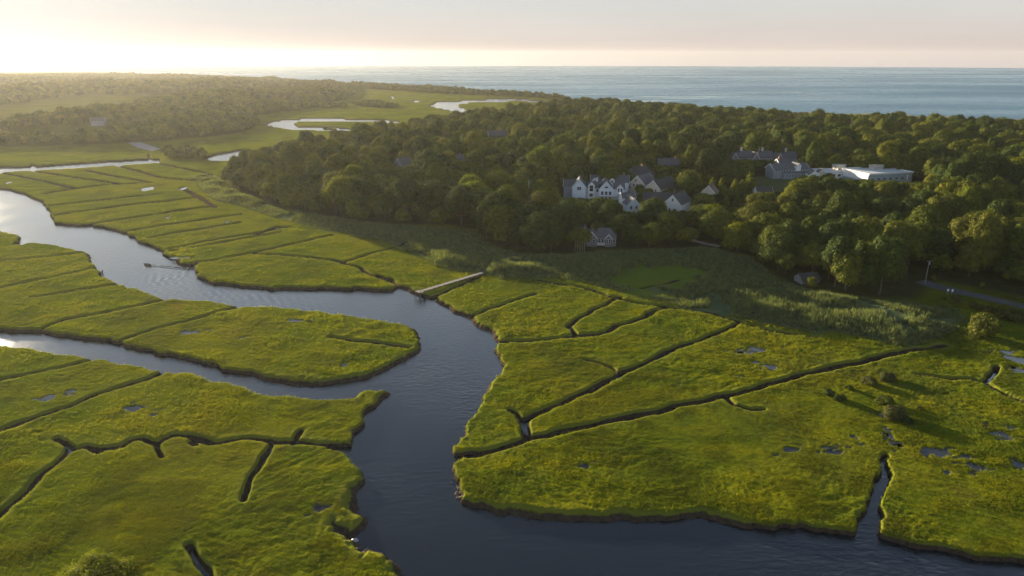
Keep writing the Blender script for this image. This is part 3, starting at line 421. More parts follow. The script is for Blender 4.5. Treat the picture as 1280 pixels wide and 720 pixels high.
# water sheets meet under the land behind the beach
sh = [(x * (1 - 60 / math.hypot(x, y)), y * (1 - 60 / math.hypot(x, y))) for x, y in MAP['shore']]
def strip(name, near, far, n, mat, label):
    X = np.array([[a[0] + (b[0] - a[0]) * k for a, b in zip(near, far)] for k in np.linspace(0, 1, n)]); Y = np.array([[a[1] + (b[1] - a[1]) * k for a, b in zip(near, far)] for k in np.linspace(0, 1, n)])
    o = mesh_obj(name, grid_mesh(name, X[:, ::-1], Y[:, ::-1], np.full(X.shape, WATER_Z), {}), MATS[mat]); return tag(o, label, kind='structure')
SEA_R = 6600.0
strip('creek', [(x * 20 / math.hypot(x, y), y * 20 / math.hypot(x, y)) for x, y in sh], sh, 30, 'creek_water', 'dark winding tidal creek through the marsh')
strip('sea', sh, [(x * SEA_R / math.hypot(x, y), y * SEA_R / math.hypot(x, y)) for x, y in sh], 24, 'sea_water', 'wide blue sea out to the horizon')
o = MB().add([(x, y, WATER_Z + .05) for x, y in MAP['shoal']], [tuple(range(len(MAP['shoal'])))]).build('shallows', MATS['shallow_sea']); tag(o, 'pale streaks of shallow water off the beach', kind='structure')
for (cx, cy, rx, ry) in MAP['pan']:
    if rx < 0.9 and ry < 0.9: continue
    n = 20; vv = []
    for k in range(n): a = 2 * math.pi * k / n; vv.append((cx + rx * 1.25 * math.cos(a), cy + ry * 1.25 * math.sin(a), -0.19))
    o = MB().add(vv, [tuple(range(n))]).build('marsh_pool', MATS['pool_water']); tag(o, 'shallow still pool in the salt grass', kind='structure')

def ribbon(name, pts, half, dz, mat, label, parent=None, lat=0.0, n=10, cross=3):
    P = []
    for a, b in zip(pts[:-1], pts[1:]):
        for k in range(n): P.append((a[0] + (b[0] - a[0]) * k / n, a[1] + (b[1] - a[1]) * k / n))
    P.append(pts[-1]); V = []; m = cross
    for i, p in enumerate(P):
        a = P[max(0, i - 3)]; b = P[min(len(P) - 1, i + 3)]; d = math.hypot(b[0] - a[0], b[1] - a[1]) or 1; nx, ny = -(b[1] - a[1]) / d, (b[0] - a[0]) / d
        zc = max(tz(p[0] + nx * o_, p[1] + ny * o_) for o_ in (-half, 0, half))
        for k in range(m): o_ = lat + half * (2 * k / (m - 1) - 1); V.append((p[0] + nx * o_, p[1] + ny * o_, zc + dz))
    Fs = [(i * m + k, i * m + k + 1, (i + 1) * m + k + 1, (i + 1) * m + k) for i in range(len(P) - 1) for k in range(m - 1)]
    o = MB().add(V, Fs).build(name, MATS[mat], parent); return tag(o, label, kind='structure') if parent is None else o
road = ribbon('road', MAP['road'], 3.6, 0.25, 'asphalt', 'narrow grey country road between trees and marsh')
ribbon('road_marking', MAP['road'], 0.09, 0.262, 'line_paint', None, road)
ribbon('dirt_track', MAP['track'], 2.0, 0.12, 'sand', 'short sandy track out of the trees to the reed bed')
ribbon('footpath', MAP['trail'], 0.9, 0.25, 'trod_earth', 'narrow trodden footpath through the reeds to the dock')
lot = MB().add([(x, y, max(tz(x, y), tz(x, y - 6)) + .35) for x, y in MAP['lot']], [tuple(range(len(MAP['lot'])))[::-1]]).build('gravel_lot', MATS['line_gravel']); tag(lot, 'pale gravel lot at the foot of the far left woods', kind='structure')

# ------------------------------------------------------------------ trees
def crown_mesh(name, seed, Rr, z0, z1, nl, nc, cs, taper=0.0, core=True, flat=1.0):
    """lobes on a dome (or a cone), each a shell of leaf sprays round a dense heart"""
    rnd = np.random.RandomState(seed); C_ = []; H = z1 - z0
    for i in range(nl):
        t_ = (i + 0.5) / nl; an = i * 2.399963 + rnd.rand() * 0.9
        if taper: rr = Rr * (1 - t_ * taper) * 0.55; zz = z0 + H * (0.08 + 0.84 * t_); lr = Rr * (0.62 * (1 - t_ * taper) + 0.10)
        else:
            zz = z0 + H * (0.16 + 0.56 * t_ + 0.16 * rnd.rand()); rr = Rr * 0.66 * math.sqrt(max(0, 1 - (t_ * 0.96) ** 2)) * (0.7 + 0.55 * rnd.rand()); lr = Rr * (0.22 + 0.28 * rnd.rand() ** 1.3)
        C_.append((rr * math.cos(an), rr * math.sin(an), zz, lr, min(lr * flat, (z1 - zz) + lr * .25)))
    if not taper: C_.append((0, 0, z0 + H * 0.48, Rr * 0.55, H * 0.42))
    C_ = np.array(C_); V = []; Fq = []
    w = C_[:, 3] ** 2; w /= w.sum(); made = 0; tries = 0
    ctr = np.array((0, 0, z0 + H * 0.35))
    while made < nc and tries < nc * 8:
        tries += 1; i = rnd.choice(len(C_), p=w); d = rnd.normal(size=3); d /= np.linalg.norm(d)
        if d[2] < -0.45 and rnd.rand() < 0.8: continue
        rad = np.array((C_[i, 3], C_[i, 3], C_[i, 4])); p = C_[i, :3] + d * rad * (0.80 + 0.3 * rnd.rand() + (0.38 * rnd.rand() if rnd.rand() < .13 else 0))
        q = (p - C_[:, :3]) / np.stack([C_[:, 3], C_[:, 3], C_[:, 4]], -1); q2 = (q * q).sum(1); q2[i] = 9
        if q2.min() < 0.62: continue
        n = d * 1.2 + rnd.normal(size=3) * 0.33 + np.array((0, 0, 0.12)); n /= np.linalg.norm(n)
        u = np.cross(n, rnd.normal(size=3)); u /= np.linalg.norm(u); v = np.cross(n, u); s = cs * (0.55 + 0.8 * rnd.rand())
        b = len(V); k = 0.55 + 0.35 * rnd.rand()
        V += [tuple(p - u * s * 0.5), tuple(p - v * s * 0.32 * k + n * s * 0.1), tuple(p + u * s * 0.55), tuple(p + v * s * 0.36 + n * s * 0.06)]; Fq.append((b, b + 1, b + 2, b + 3)); made += 1
    if core:
        for (x, y, z, lr, lz) in C_:
            b = len(V); nb, nr = 7, 4
            V.append((x, y, z - lz * 0.74))
            for r_ in range(1, nr):
                for s_ in range(nb):
                    ph = math.pi * r_ / nr; a = 2 * math.pi * (s_ + 0.5 * (r_ % 2)) / nb; g_ = 0.76 * (0.9 + 0.2 * rnd.rand())
                    V.append((x + lr * g_ * math.sin(ph) * math.cos(a), y + lr * g_ * math.sin(ph) * math.sin(a), z - lz * g_ * math.cos(ph)))
            V.append((x, y, z + lz * 0.74)); top = len(V) - 1
            for s_ in range(nb):
                s2 = (s_ + 1) % nb; Fq.append((b, b + 1 + s2, b + 1 + s_)); Fq.append((top, b + 1 + (nr - 2) * nb + s_, b + 1 + (nr - 2) * nb + s2))
                for r_ in range(nr - 2): o_ = b + 1 + r_ * nb; Fq.append((o_ + s_, o_ + s2, o_ + nb + s2, o_ + nb + s_))
    me = bpy.data.meshes.new(name); me.from_pydata(V, [], Fq); return me
def trunk_mesh(name, seed, h, r, Rr, lean=0.0, limbs=5):
    rnd = random.Random(seed); m = MB(); k = 5; L_ = [(lean * (i / k) ** 1.4 * h + rnd.uniform(-.05, .05) * h * .3 * (i > 0), rnd.uniform(-.04, .04) * h * (i > 0), -0.5 + (h + 0.5) * i / k) for i in range(k + 1)]
    m.tube(L_, [r * (1.35 if i == 0 else 1 - 0.75 * i / k) for i in range(k + 1)], 7)
    for j in range(limbs):
        f = 0.45 + 0.45 * j / limbs; i = int(f * k); p = Vector(L_[i]); a = j * 2.4 + rnd.random(); e = p + Vector((math.cos(a) * Rr * .6, math.sin(a) * Rr * .6, h * (0.22 + .1 * rnd.random())))
        mid = (p + e) / 2 + Vector((0, 0, -0.04 * h)); m.tube([p, mid, e], [r * .42, r * .3, r * .1], 5)
    return m.mesh(name, True)
# kinds: (radius, crown bottom, top, lobes, sprays, spray size, trunk height, trunk radius)
KINDS = [('broad', 5.6, 2.6, 12.0, 26, 3600, 0.62, 7.5, .28), ('round', 4.8, 2.2, 10.8, 21, 3200, 0.58, 7.0, .25), ('tall', 4.4, 3.4, 14.0, 23, 3200, 0.6, 9.0, .26),
         ('wide', 6.4, 2.4, 11.4, 30, 4200, 0.64, 7.0, .32), ('small', 3.6, 1.4, 8.2, 15, 2000, 0.65, 5.0, .18), ('knotty', 5.2, 2.8, 11.8, 32, 3600, 0.62, 7.4, .27)]
CROWN = {}; TRUNK = {}
for i, (k, r, a, b, nl, nc, cs, th, tr_) in enumerate(KINDS):
    CROWN[k] = crown_mesh('crown_' + k, 100 + i, r, a, b, nl, nc, cs); TRUNK[k] = trunk_mesh('trunk_' + k, 200 + i, th, tr_, r)
    CROWN[k].materials.append(MATS['leaf_mixed']); TRUNK[k].materials.append(MATS['bark'])
CROWN['pyramid'] = crown_mesh('crown_pyramid', 131, 3.0, 0.5, 9.8, 12, 1700, 0.6, taper=0.85); CROWN['pyramid'].materials.append(MATS['leaf_bright']); TRUNK['pyramid'] = trunk_mesh('trunk_pyramid', 231, 7, .2, 1.5, 0, 2); TRUNK['pyramid'].materials.append(MATS['bark'])
CROWN['shrub'] = crown_mesh('crown_shrub', 140, 2.0, -0.2, 2.2, 10, 1500, 0.30); CROWN['shrub'].materials.append(MATS['leaf_scrub']); TRUNK['shrub'] = trunk_mesh('trunk_shrub', 240, 1.2, .08, 1.2, 0, 4); TRUNK['shrub'].materials.append(MATS['bark'])
CROWN['thicket'] = crown_mesh('crown_thicket', 141, 3.2, -0.3, 3.6, 14, 1500, 0.5); CROWN['thicket'].materials.append(MATS['leaf_scrub']); TRUNK['thicket'] = TRUNK['shrub']

def plant(name, kind, x, y, s, rz, label, cat, group=None, leaf=None, sz=1.0, z=None, bark=None):
    o = empty(name, (x, y, tz(x, y) if z is None else z), rz, (s, s * (.84 + .34 * abs(math.sin(x * 12.9 + y))), s * sz)); tag(o, label, cat, group)
    for nm, me_, mt in (('crown', CROWN[kind], leaf), ('trunk', TRUNK[kind], bark)):
        c = bpy.data.objects.new(nm, me_); link(c); c.parent = o
        if mt: c.material_slots[0].link = 'OBJECT'; c.material_slots[0].material = MATS[mt]
    return o

def inst_mods(pts_obj, kinds):
    """geometry nodes: one of the given meshes on each point, sized and turned by the point's attributes"""
    ng = bpy.data.node_groups.new(pts_obj.name + '_nodes', 'GeometryNodeTree'); ng.interface.new_socket('Geometry', in_out='INPUT', socket_type='NodeSocketGeometry'); ng.interface.new_socket('Geometry', in_out='OUTPUT', socket_type='NodeSocketGeometry')
    N = ng.nodes; gi = N.new('NodeGroupInput'); go = N.new('NodeGroupOutput'); iop = N.new('GeometryNodeInstanceOnPoints'); iop.inputs['Pick Instance'].default_value = True
    g2i = N.new('GeometryNodeGeometryToInstance')
    for o in reversed(kinds):
        oi = N.new('GeometryNodeObjectInfo'); oi.inputs['Object'].default_value = o; ng.links.new(oi.outputs['Geometry'], g2i.inputs[0])
    def at(nm, typ):
        a = N.new('GeometryNodeInputNamedAttribute'); a.data_type = typ; a.inputs['Name'].default_value = nm; return a.outputs['Attribute']
    ng.links.new(gi.outputs[0], iop.inputs['Points']); ng.links.new(g2i.outputs[0], iop.inputs['Instance']); ng.links.new(at('pick', 'INT'), iop.inputs['Instance Index'])
    er = N.new('FunctionNodeEulerToRotation'); ng.links.new(at('rot', 'FLOAT_VECTOR'), er.inputs[0]); ng.links.new(er.outputs[0], iop.inputs['Rotation'])
    ng.links.new(at('size', 'FLOAT_VECTOR'), iop.inputs['Scale']); ng.links.new(iop.outputs[0], go.inputs[0])
    md = pts_obj.modifiers.new('scatter', 'NODES'); md.node_group = ng
def scatter(name, P3, pick, size, rot, kinds, label):
    n = len(P3); me = bpy.data.meshes.new(name); me.vertices.add(n); me.vertices.foreach_set('co', np.asarray(P3, np.float32).ravel())
    a = me.attributes.new('pick', 'INT', 'POINT'); a.data.foreach_set('value', np.asarray(pick, np.int32))
    a = me.attributes.new('size', 'FLOAT_VECTOR', 'POINT'); a.data.foreach_set('vector', np.asarray(size, np.float32).ravel())
    a = me.attributes.new('rot', 'FLOAT_VECTOR', 'POINT'); a.data.foreach_set('vector', np.asarray(rot, np.float32).ravel())
    o = mesh_obj(name, me); inst_mods(o, kinds); tag(o, label, kind='stuff'); return o
def unlinked(name, me): return bpy.data.objects.new(name, me)

# buildings keep a clear footprint and a clear line of sight: (x, y, half width, ground z, lowest visible height, clear radius)
AT = MAP['at']
SIGHT = [('main_house', 21, 0.5, 16), ('grey_house', 8, 2.0, 9), ('white_gable', 5.5, 1.0, 8), ('small_blue', 4.5, 1.0, 6), ('rake_a', 8, 6.0, 9), ('rake_b', 9, 6.5, 9), ('dark_wing', 12, 5.5, 9), ('hip_house', 9, 5.5, 8), ('far_roof', 8, 5.5, 8), ('pink_house', 6, 5, 6),
         ('low_roof', 8, 3.5, 6), ('pyr3', 20, 2.5, 13), ('pyr1', 9, 2.5, 8), ('pyr6', 9, 1.5, 8), ('low_roof', 12, 2.2, 8), ('row_a', 9, 5.0, 8), ('row_b', 9, 5.0, 8), ('row_c', 9, 5.0, 8), ('long_grey', 16, 1.5, 12), ('white_hall', 27, 2.0, 18), ('hall_wing', 15, 4.0, 12), ('hall_porch', 5, 3.5, 6), ('wood_roof_a', 6, 4.5, 6), ('wood_roof_b', 10, 5, 9), ('wood_roof_c', 4, 5, 5),
         ('coast_a', 7, 4, 8), ('coast_b', 6, 4, 8), ('coast_c', 9, 4, 9), ('cottage_roof', 5, 2.0, 5), ('pole', 3, 3.0, 2), ('flagpole', 1.5, 7, 1.5)]
def sight_limit(x, y, r):
    """tallest a tree at (x, y) with crown radius r may stand; 0 inside a clearing"""
    lim = np.full(x.shape, 99.0)
    for nm, hw, low, clr in SIGHT:
        bx, by = AT[nm]; D_ = math.hypot(bx, by); ux, uy = bx / D_, by / D_; al_ = x * ux + y * uy; la = np.abs(-x * uy + y * ux)
        zb = tz(bx, by) + low; s = D_ - al_; dep = (CAM_H - zb) / D_
        m = (la < hw * (al_ / D_) + r * 0.6) & (s > -clr) & (s < 140); h_ = zb + s * dep
        lim = np.where(m, np.minimum(lim, h_), lim); lim = np.where(np.hypot(x - bx, y - by) < clr, 0, lim)
    for nm, hw, low in (('pyr3', 20, 4.0),):                                   # open towards the evening sun
        bx, by = AT[nm]; ux, uy = math.sin(R(SUN_AZ)), math.cos(R(SUN_AZ)); s = (x - bx) * ux + (y - by) * uy; la = np.abs((x - bx) * uy - (y - by) * ux)
        lim = np.where((la < hw) & (s > 0) & (s < 110), np.minimum(lim, tz(bx, by) + low + s * math.tan(R(SUN_EL))), lim)
    for nm, cl in (('road', 6.0), ('track', 4.5)):
        pts = MAP[nm]
        for a, b in zip(pts[:-1], pts[1:]):
            lim = np.where(seg_dist(x, y, a, b) < cl, 0, lim)
            if nm == 'road': lim = np.where((seg_dist(x, y - 0, a, b) < 24) & (y < a[1] + 2), np.minimum(lim, 3.0), lim)
    lim = np.where(inside(x, y, MAP['lawn']), 0, lim)
    return lim

def lattice(poly, step, seed, jit=0.85):
    rnd = np.random.RandomState(seed); xs = [p[0] for p in poly]; ys = [p[1] for p in poly]
    gx, gy = np.meshgrid(np.arange(min(xs), max(xs), step), np.arange(min(ys), max(ys), step * 0.866)); gx = gx + (np.arange(gx.shape[0]) % 2)[:, None] * step / 2
    x = (gx + (rnd.rand(*gx.shape) - .5) * step * jit).ravel(); y = (gy + (rnd.rand(*gx.shape) - .5) * step * jit).ravel()
    k = inside(x, y, poly) & (np.abs(x / y) < 1.05); return x[k], y[k]
rnd = np.random.RandomState(5)
tx, ty = lattice(MAP['wood'], 8.8, 3)
edge = -field(WOOD, tx, ty); kd = rnd.choice(6, len(tx), p=[.22, .2, .14, .18, .12, .14])
rad = np.array([k[1] for k in KINDS])[kd]; top = np.array([k[3] for k in KINDS])[kd]
sc_ = (0.74 + 0.92 * rnd.rand(len(tx)) ** 1.8) * (0.86 + 0.3 * fbm(tx, ty, 60, 2, 71)); sc_ = np.where(edge < 6, sc_ * 0.9, sc_)
shore_f = sstep(20, 150, field(SHORE, tx, ty)); sc_ = sc_ * (0.35 + 0.65 * shore_f)          # wind-clipped towards the sea
gz = terrain(tx, ty); lim = sight_limit(tx, ty, rad * sc_)
sc2 = np.minimum(sc_, (lim - gz) / (top * 0.98)); sc2 = np.where((edge < 45) & (ty > 640) & (tx < 60), sc2 * .72, sc2); zf = np.where(lim < 60, .97, .78 + .5 * np.abs(np.sin(ty * 7.7)) ** 1.5)
keep = (sc2 > 0.30) & (edge > 0.5) & (field(SHORE, tx, ty) > 34)
tx, ty, gz, kd, rad, top, sc_, edge, zf = [a[keep] for a in (tx, ty, gz, kd, rad, top, sc2, edge, zf)]
rz = rnd.rand(len(tx)) * 6.283; tone = fbm(tx, ty, 45, 2, 75) + 0.28 * (rnd.rand(len(tx)) - .5)
inview = np.abs(tx) < ty * 0.72 + 3
score = np.hypot(tx, ty) * np.where(edge < 12, 1.0, 1.35) / np.clip(sc_, .6, 1.6) + np.where(inview, 0, 1e6)
N_IND = 270
order = np.argsort(score); ind = order[:N_IND]; rest = order[N_IND:]
TREE_GROUP = 'trees along the near edge of the wood'
road_pts = MAP['road']
def place_of(x, y, e):
    d_road = min(seg_dist(np.array([x]), np.array([y]), a, b)[0] for a, b in zip(road_pts[:-1], road_pts[1:]))
    if d_road < 32: return 'beside the country road'
    gh = AT['grey_house']
    if math.hypot(x - gh[0], y - gh[1]) < 34: return 'beside the grey shingled house' 
    tr0 = MAP['track'][1]
    if math.hypot(x - tr0[0], y - tr0[1]) < 32: return 'near the sandy track'
    f = 'at the reed edge' if e < 12 else 'in the wood'
    if x > 190: return f + ' behind the road' if e < 12 else 'on the slope behind the road'
    if x > 110: return f + ' below the white hall'
    if x > 55: return f + ' below the village'
    if x > -25: return f + ' opposite the dock'
    return 'beside the ditched marsh' if e < 12 else 'in the wood above the ditched marsh'
SIZE_W = lambda h: 'tall' if h > 14.5 else 'low' if h < 9.5 else 'mid-sized'
FORM = dict(broad='broad domed', round='round-headed', tall='upright', wide='wide spreading', small='small bushy', knotty='lumpy')
planned = []
for i in ind:
    k = KINDS[kd[i]][0]; leaf, tw = ('leaf_dark', 'dark green') if tone[i] < 0.47 else ('leaf_olive', 'olive green') if tone[i] < 0.63 else ('leaf_bright', 'bright yellow-green') if tone[i] < 0.72 else ('leaf_bronze', 'yellowish olive')
    planned.append((i, k, leaf, f"{SIZE_W(top[i] * sc_[i] * zf[i])} {FORM[k]} {tw} tree {place_of(tx[i], ty[i], edge[i])}"))
alike = {}
for q in planned: alike.setdefault(q[3], []).append(q)
RANK = ['leftmost', 'second from left', 'third from left', 'fourth from left', 'fifth from left', 'sixth from left', 'seventh from left', 'eighth from left', 'ninth from left']
for lb, qs in alike.items():
    qs.sort(key=lambda q: tx[q[0]] / ty[q[0]])
    for r_, (i, k, leaf, _) in enumerate(qs):
        suf = '' if len(qs) == 1 else ', left of two' if len(qs) == 2 and r_ == 0 else ', right of two' if len(qs) == 2 else ', ' + ('rightmost' if r_ == len(qs) - 1 else RANK[min(r_, 8)])
        full = lb + suf
        if len(full.replace('-', ' ').split()) > 16: full = full.split(' ', 1)[1]
        plant('tree', k, tx[i], ty[i], sc_[i], rz[i], full, 'tree', TREE_GROUP, leaf, float(zf[i]))
crown_src = [unlinked('woodland_crown', CROWN[k[0]]) for k in KINDS]
def tree_points(name, idx, label, src):
    n = len(idx); s = sc_[idx]
    return scatter(name, np.stack([tx[idx], ty[idx], gz[idx]], -1), kd[idx], np.stack([s, s * (.82 + .36 * np.abs(np.sin(tx[idx] * 12.9))), s * zf[idx]], -1), np.stack([.12 * np.sin(tx[idx] * 3.1), .12 * np.sin(ty[idx] * 2.3), rz[idx]], -1), src, label)
tree_points('woodland', rest, 'dense green woodland stretching back to the sea', crown_src)
# far woods beyond the marsh: lighter crowns
LOWC = []
for i in range(4):
    m_ = crown_mesh('far_crown', 300 + i, 5.5, 1.0, 10.5, 9, 420, 1.7); m_.materials.append(MATS['leaf_mixed']); LOWC.append(unlinked('far_crown', m_))
def wood_stuff(name, poly, step, seed, s0, s1, label, src=LOWC, clear=None, hill=0):
    x, y = lattice(poly, step, seed); r_ = np.random.RandomState(seed); n = len(x); s = (s0 + (s1 - s0) * r_.rand(n)) * (0.8 + 0.4 * fbm(x, y, 90, 2, seed)); z = terrain(x, y)
    k = (field(SHORE, x, y) > 30) & (z > -0.3)
    if name == 'far_woodland': belt = fbm(x, y * .55, 260, 3, 87); k &= (belt > .43) | (field(WOOD, x, y) > -60); s = s * (.6 + .6 * sstep(.43, .65, belt)) * (1 - .35 * sstep(1800, 3500, y))
    if clear: 
        for nm, rr in clear: k &= ~((np.hypot(x - AT[nm][0], (y - AT[nm][1])) < rr) | ((np.abs(x / y - AT[nm][0] / AT[nm][1]) < rr / y) & (y < AT[nm][1]) & (y > AT[nm][1] - rr * 6)))
    if name == 'roadside_scrub':
        for a, b in zip(MAP['road'][:-1], MAP['road'][1:]): dr = seg_dist(x, y, a, b); k &= dr > 8.5; s = np.where(dr < 15, s * .55, s)
    x, y, z, s = x[k], y[k], z[k], s[k]; n = len(x)
    return scatter(name, np.stack([x, y, z], -1), r_.randint(0, len(src), n), np.stack([s, s, s * (0.85 + .3 * r_.rand(n))], -1), np.stack([0 * s, 0 * s, r_.rand(n) * 6.28], -1), src, label)
wood_stuff('far_woodland', MAP['far_wood'], 11.5, 21, 1.0, 1.75, 'hazy brown-green woods beyond the far marsh', clear=[('far_house', 14)])
wood_stuff('coastal_thicket', MAP['bar_wood'], 13, 22, 0.7, 1.15, 'dark line of trees along the far shore')
wood_stuff('dune_scrub', MAP['dune'], 8.5, 27, 0.2, 0.42, 'low dark scrub on the dunes behind the beach')
for q in MAP['scrub']: wood_stuff('marsh_thicket', q, 6.5, 23, 0.32, 0.62, 'dark scrub island on the far marsh')
th_src = [unlinked('thicket_crown', CROWN['thicket'])]
wood_stuff('roadside_scrub', MAP['roadside_wood'], 3.6, 24, 0.5, 0.85, 'low dark scrub between the road and the reeds', th_src)

# single trees and shrubs one can point to
for i, s in enumerate([1.25, 1.1, 1.2, 1.15, 1.05, 1.4, .85, .9]):
    x, y = AT['pyr%d' % i]
    plant('pyramidal_tree', 'pyramid', x, y, s, i * 1.3, ('short' if s < .95 else 'slim') + f" pointed yellow-green tree, {['first','second','third','fourth','fifth','sixth'][i] + ' from the left in the back row' if i < 6 else ['left','right'][i-6] + ' one of the front pair'} beside the village lawn", 'tree', 'pointed trees beside the village lawn', 'leaf_bright')
SH = [('small dark shrub at the left end of the ditch-side scrub', 1.0, 'leaf_dark'), ('dark shrub just in front of the leftmost marsh shrub', .95, 'leaf_dark'), ('low olive shrub on the dry rise in the right-hand marsh', .7, 'leaf_olive'), ('rounded olive shrub in the middle of the marsh shrub cluster', 1.05, 'leaf_olive'), ('large rounded shrub with a long shadow in the right-hand marsh', 1.3, 'leaf_scrub'), ('shrub nearest the viewer in the right-hand marsh cluster', .9, 'leaf_dark'), ('brown-tinged shrub at the back left of the marsh cluster', .9, 'leaf_scrub'), ('brown-tinged shrub at the back right of the marsh cluster', .95, 'leaf_scrub'), ('small shrub standing alone to the right of the marsh cluster', .6, 'leaf_olive')]
for i, (lb, s, lf) in enumerate(SH):
    x, y = AT['shrub%d' % i]; plant('marsh_shrub', 'thicket' if i in (3, 4, 6, 7) else 'shrub', x, y, s * (.88 if i in (3, 4, 6, 7) else .95), i * 2.1, lb, 'shrub', 'shrubs on the right-hand marsh', lf, .55 if i in (3, 4, 6, 7) else .8)
x, y = AT['big_shrub']; plant('big_shrub', 'thicket', x, y, 1.5, .4, 'big brown and yellow shrub standing alone below the road', 'shrub', None, 'leaf_bronze', 1.35)
bm_ = crown_mesh('bush_crown', 150, 5.4, -1.2, 2.6, 30, 6500, 0.34, flat=.9); bm_.materials.append(MATS['leaf_bright'])
x, y = AT['bush']; b0 = empty('bush', (x, y, tz(x, y))); b0.scale = (1.05, 1.05, 1.35); tag(b0, 'dense round bush of small leaves at the bottom left corner', 'bush'); mesh_obj('crown', bm_, None, b0)
mesh_obj('trunk', trunk_mesh('trunk_bush', 250, 1.4, .12, 3.0, 0, 7), MATS['bark'], b0)
# the birches with bare pale stems left of the grey house
bt = empty('bare_stem_trees', (*AT['bare_tree'], tz(*AT['bare_tree']))); bt.name = 'pale_stemmed_tree'; bt.location.x -= 12; tag(bt, 'tree with tall bare pale stems left of the grey shingled house', 'tree')
cm = crown_mesh('crown_stems', 151, 5.6, 5.8, 11.6, 12, 1900, .75); cm.materials.append(MATS['leaf_olive']); mesh_obj('crown', cm, None, bt)
for k, (a, b, h) in enumerate([(0, -1, 8), (1.2, -1.4, 8.5), (-2.6, -.6, 7.5), (2.4, .4, 8), (-1.2, .8, 8)]):
    MB().tube([(a, b, -.4), (a * .9 + .1, b * .9, h * .5), (a * .7, b * .7, h)], [.17, .13, .07], 7).build('trunk', MATS['pale_bark'], bt, True)

# ------------------------------------------------------------------ reeds and salt hay
def tuft_mesh(name, seed, n, h, w, spread, lean, mat):
    r_ = random.Random(seed); V = []; Fs = []
    for i in range(n):
        a = r_.random() * 6.283; d = spread * math.sqrt(r_.random()); x, y = d * math.cos(a), d * math.sin(a); f = r_.random() * 6.283; hh = h * (0.65 + .5 * r_.random()); ll = lean * (0.4 + r_.random())
        ux, uy = math.cos(f) * w, math.sin(f) * w; lx, ly = ll * math.cos(a + .5), ll * math.sin(a + .5); b = len(V)
        V += [(x - ux, y - uy, -.1), (x + ux, y + uy, -.1), (x + ux * .8 + lx * .4, y + uy * .8 + ly * .4, hh * .6), (x - ux * .8 + lx * .4, y - uy * .8 + ly * .4, hh * .6), (x + lx, y + ly, hh)]
        Fs += [(b, b + 1, b + 2, b + 3), (b + 3, b + 2, b + 4)]
    me = bpy.data.meshes.new(name); me.from_pydata(V, [], Fs); me.materials.append(MATS[mat]); return me
reed_src = [unlinked('reed_clump', tuft_mesh('reed_clump', 400 + i, 26, 2.3, .09, .9, .7, 'reed_blade')) for i in range(3)]
x, y = lattice(MAP['reed'], 1.5, 41); r_ = np.random.RandomState(8)
k = (field(REED, x, y) < 1) & (field(MEAD, x, y) > 0.5) & (field(ED, x, y) > 1.0) & (field(WOOD, x, y) > -3) & (fbm(x, y, 14, 3, 81) > 0.3)
for a, b in zip(MAP['trail'][:-1], MAP['trail'][1:]): k &= seg_dist(x, y, a, b) > 1.3
x, y = x[k], y[k]; hh = (0.5 + 0.85 * sstep(.3, .75, fbm(x + 20 * fbm(x, y, 25, 2, 84), y * 1.6, 20, 3, 83))) * (.25 + .75 * sstep(1.0, -11, field(REED, x, y))); hh = np.maximum(hh, .22) * (0.8 + .4 * r_.rand(len(x)))
scatter('reeds', np.stack([x, y, terrain(x, y)], -1), r_.randint(0, 3, len(x)), np.stack([0.9 + 0 * x, 0.9 + 0 * x, hh * 1.15], -1), np.stack([(r_.rand(len(x)) - .5) * .4, (r_.rand(len(x)) - .5) * .4, r_.rand(len(x)) * 6.28], -1), reed_src, 'pale green reed bed in the shade along the wood')
gr_src = [unlinked('grass_clump', tuft_mesh('grass_clump', 420 + i, 16, .42, .035, .5, .42, 'grass_blade')) for i in range(3)]
def grass_points(n, seed):
    """even cover per metre near, thinning with distance while the clumps widen"""
    r_ = np.random.RandomState(seed); u = r_.rand(n); y0, y1 = 98.0, 480.0
    y = 1 / (1 / y0 - u * (1 / y0 - 1 / y1)); x = (r_.rand(n) * 2 - 1) * (y * 0.76 + 70)
    ok = (field(ED, x, y) > 0.5) & (field(PAN, x, y) < .2) & (field(REED, x, y) > -2) & (field(WOOD, x, y) > 2); return x[ok], y[ok]
x, y = grass_points(700000, 9); r_ = np.random.RandomState(10)
k = (r_.rand(len(x)) < .12 + .75 * sstep(.42, .68, .7 * fbm(x, y, 7, 3, 97) + .3 * fbm(x, y, 30, 2, 98))) & (r_.rand(len(x)) > sstep(230, 470, y)) & (r_.rand(len(x)) > sstep(20, 70, np.abs(x) - .76 * y)); x, y = x[k], y[k]; n = len(x)
cover = fbm(x, y, 4.5, 3, 91); big = fbm(x, y, 26, 2, 93); ed = field(ED, x, y)
hs = (0.2 + 0.5 * cover * (0.5 + big)) * (1 + 0.5 * np.exp(-np.clip(ed, 0, 9) / .8)); ws = np.clip(y / 215, .55, 1.7)
comb = fbm(x, y, 16, 2, 95) * 9; tl = 0.25 + .5 * sstep(.45, .65, big)
scatter('salt_grass', np.stack([x, y, terrain(x, y)], -1), r_.randint(0, 3, n), np.stack([ws, ws, hs * np.clip(ws, .8, 1.4)], -1), np.stack([tl * np.cos(comb), tl * np.sin(comb), r_.rand(n) * 6.28], -1), gr_src, 'short yellow-green salt grass covering the marsh')

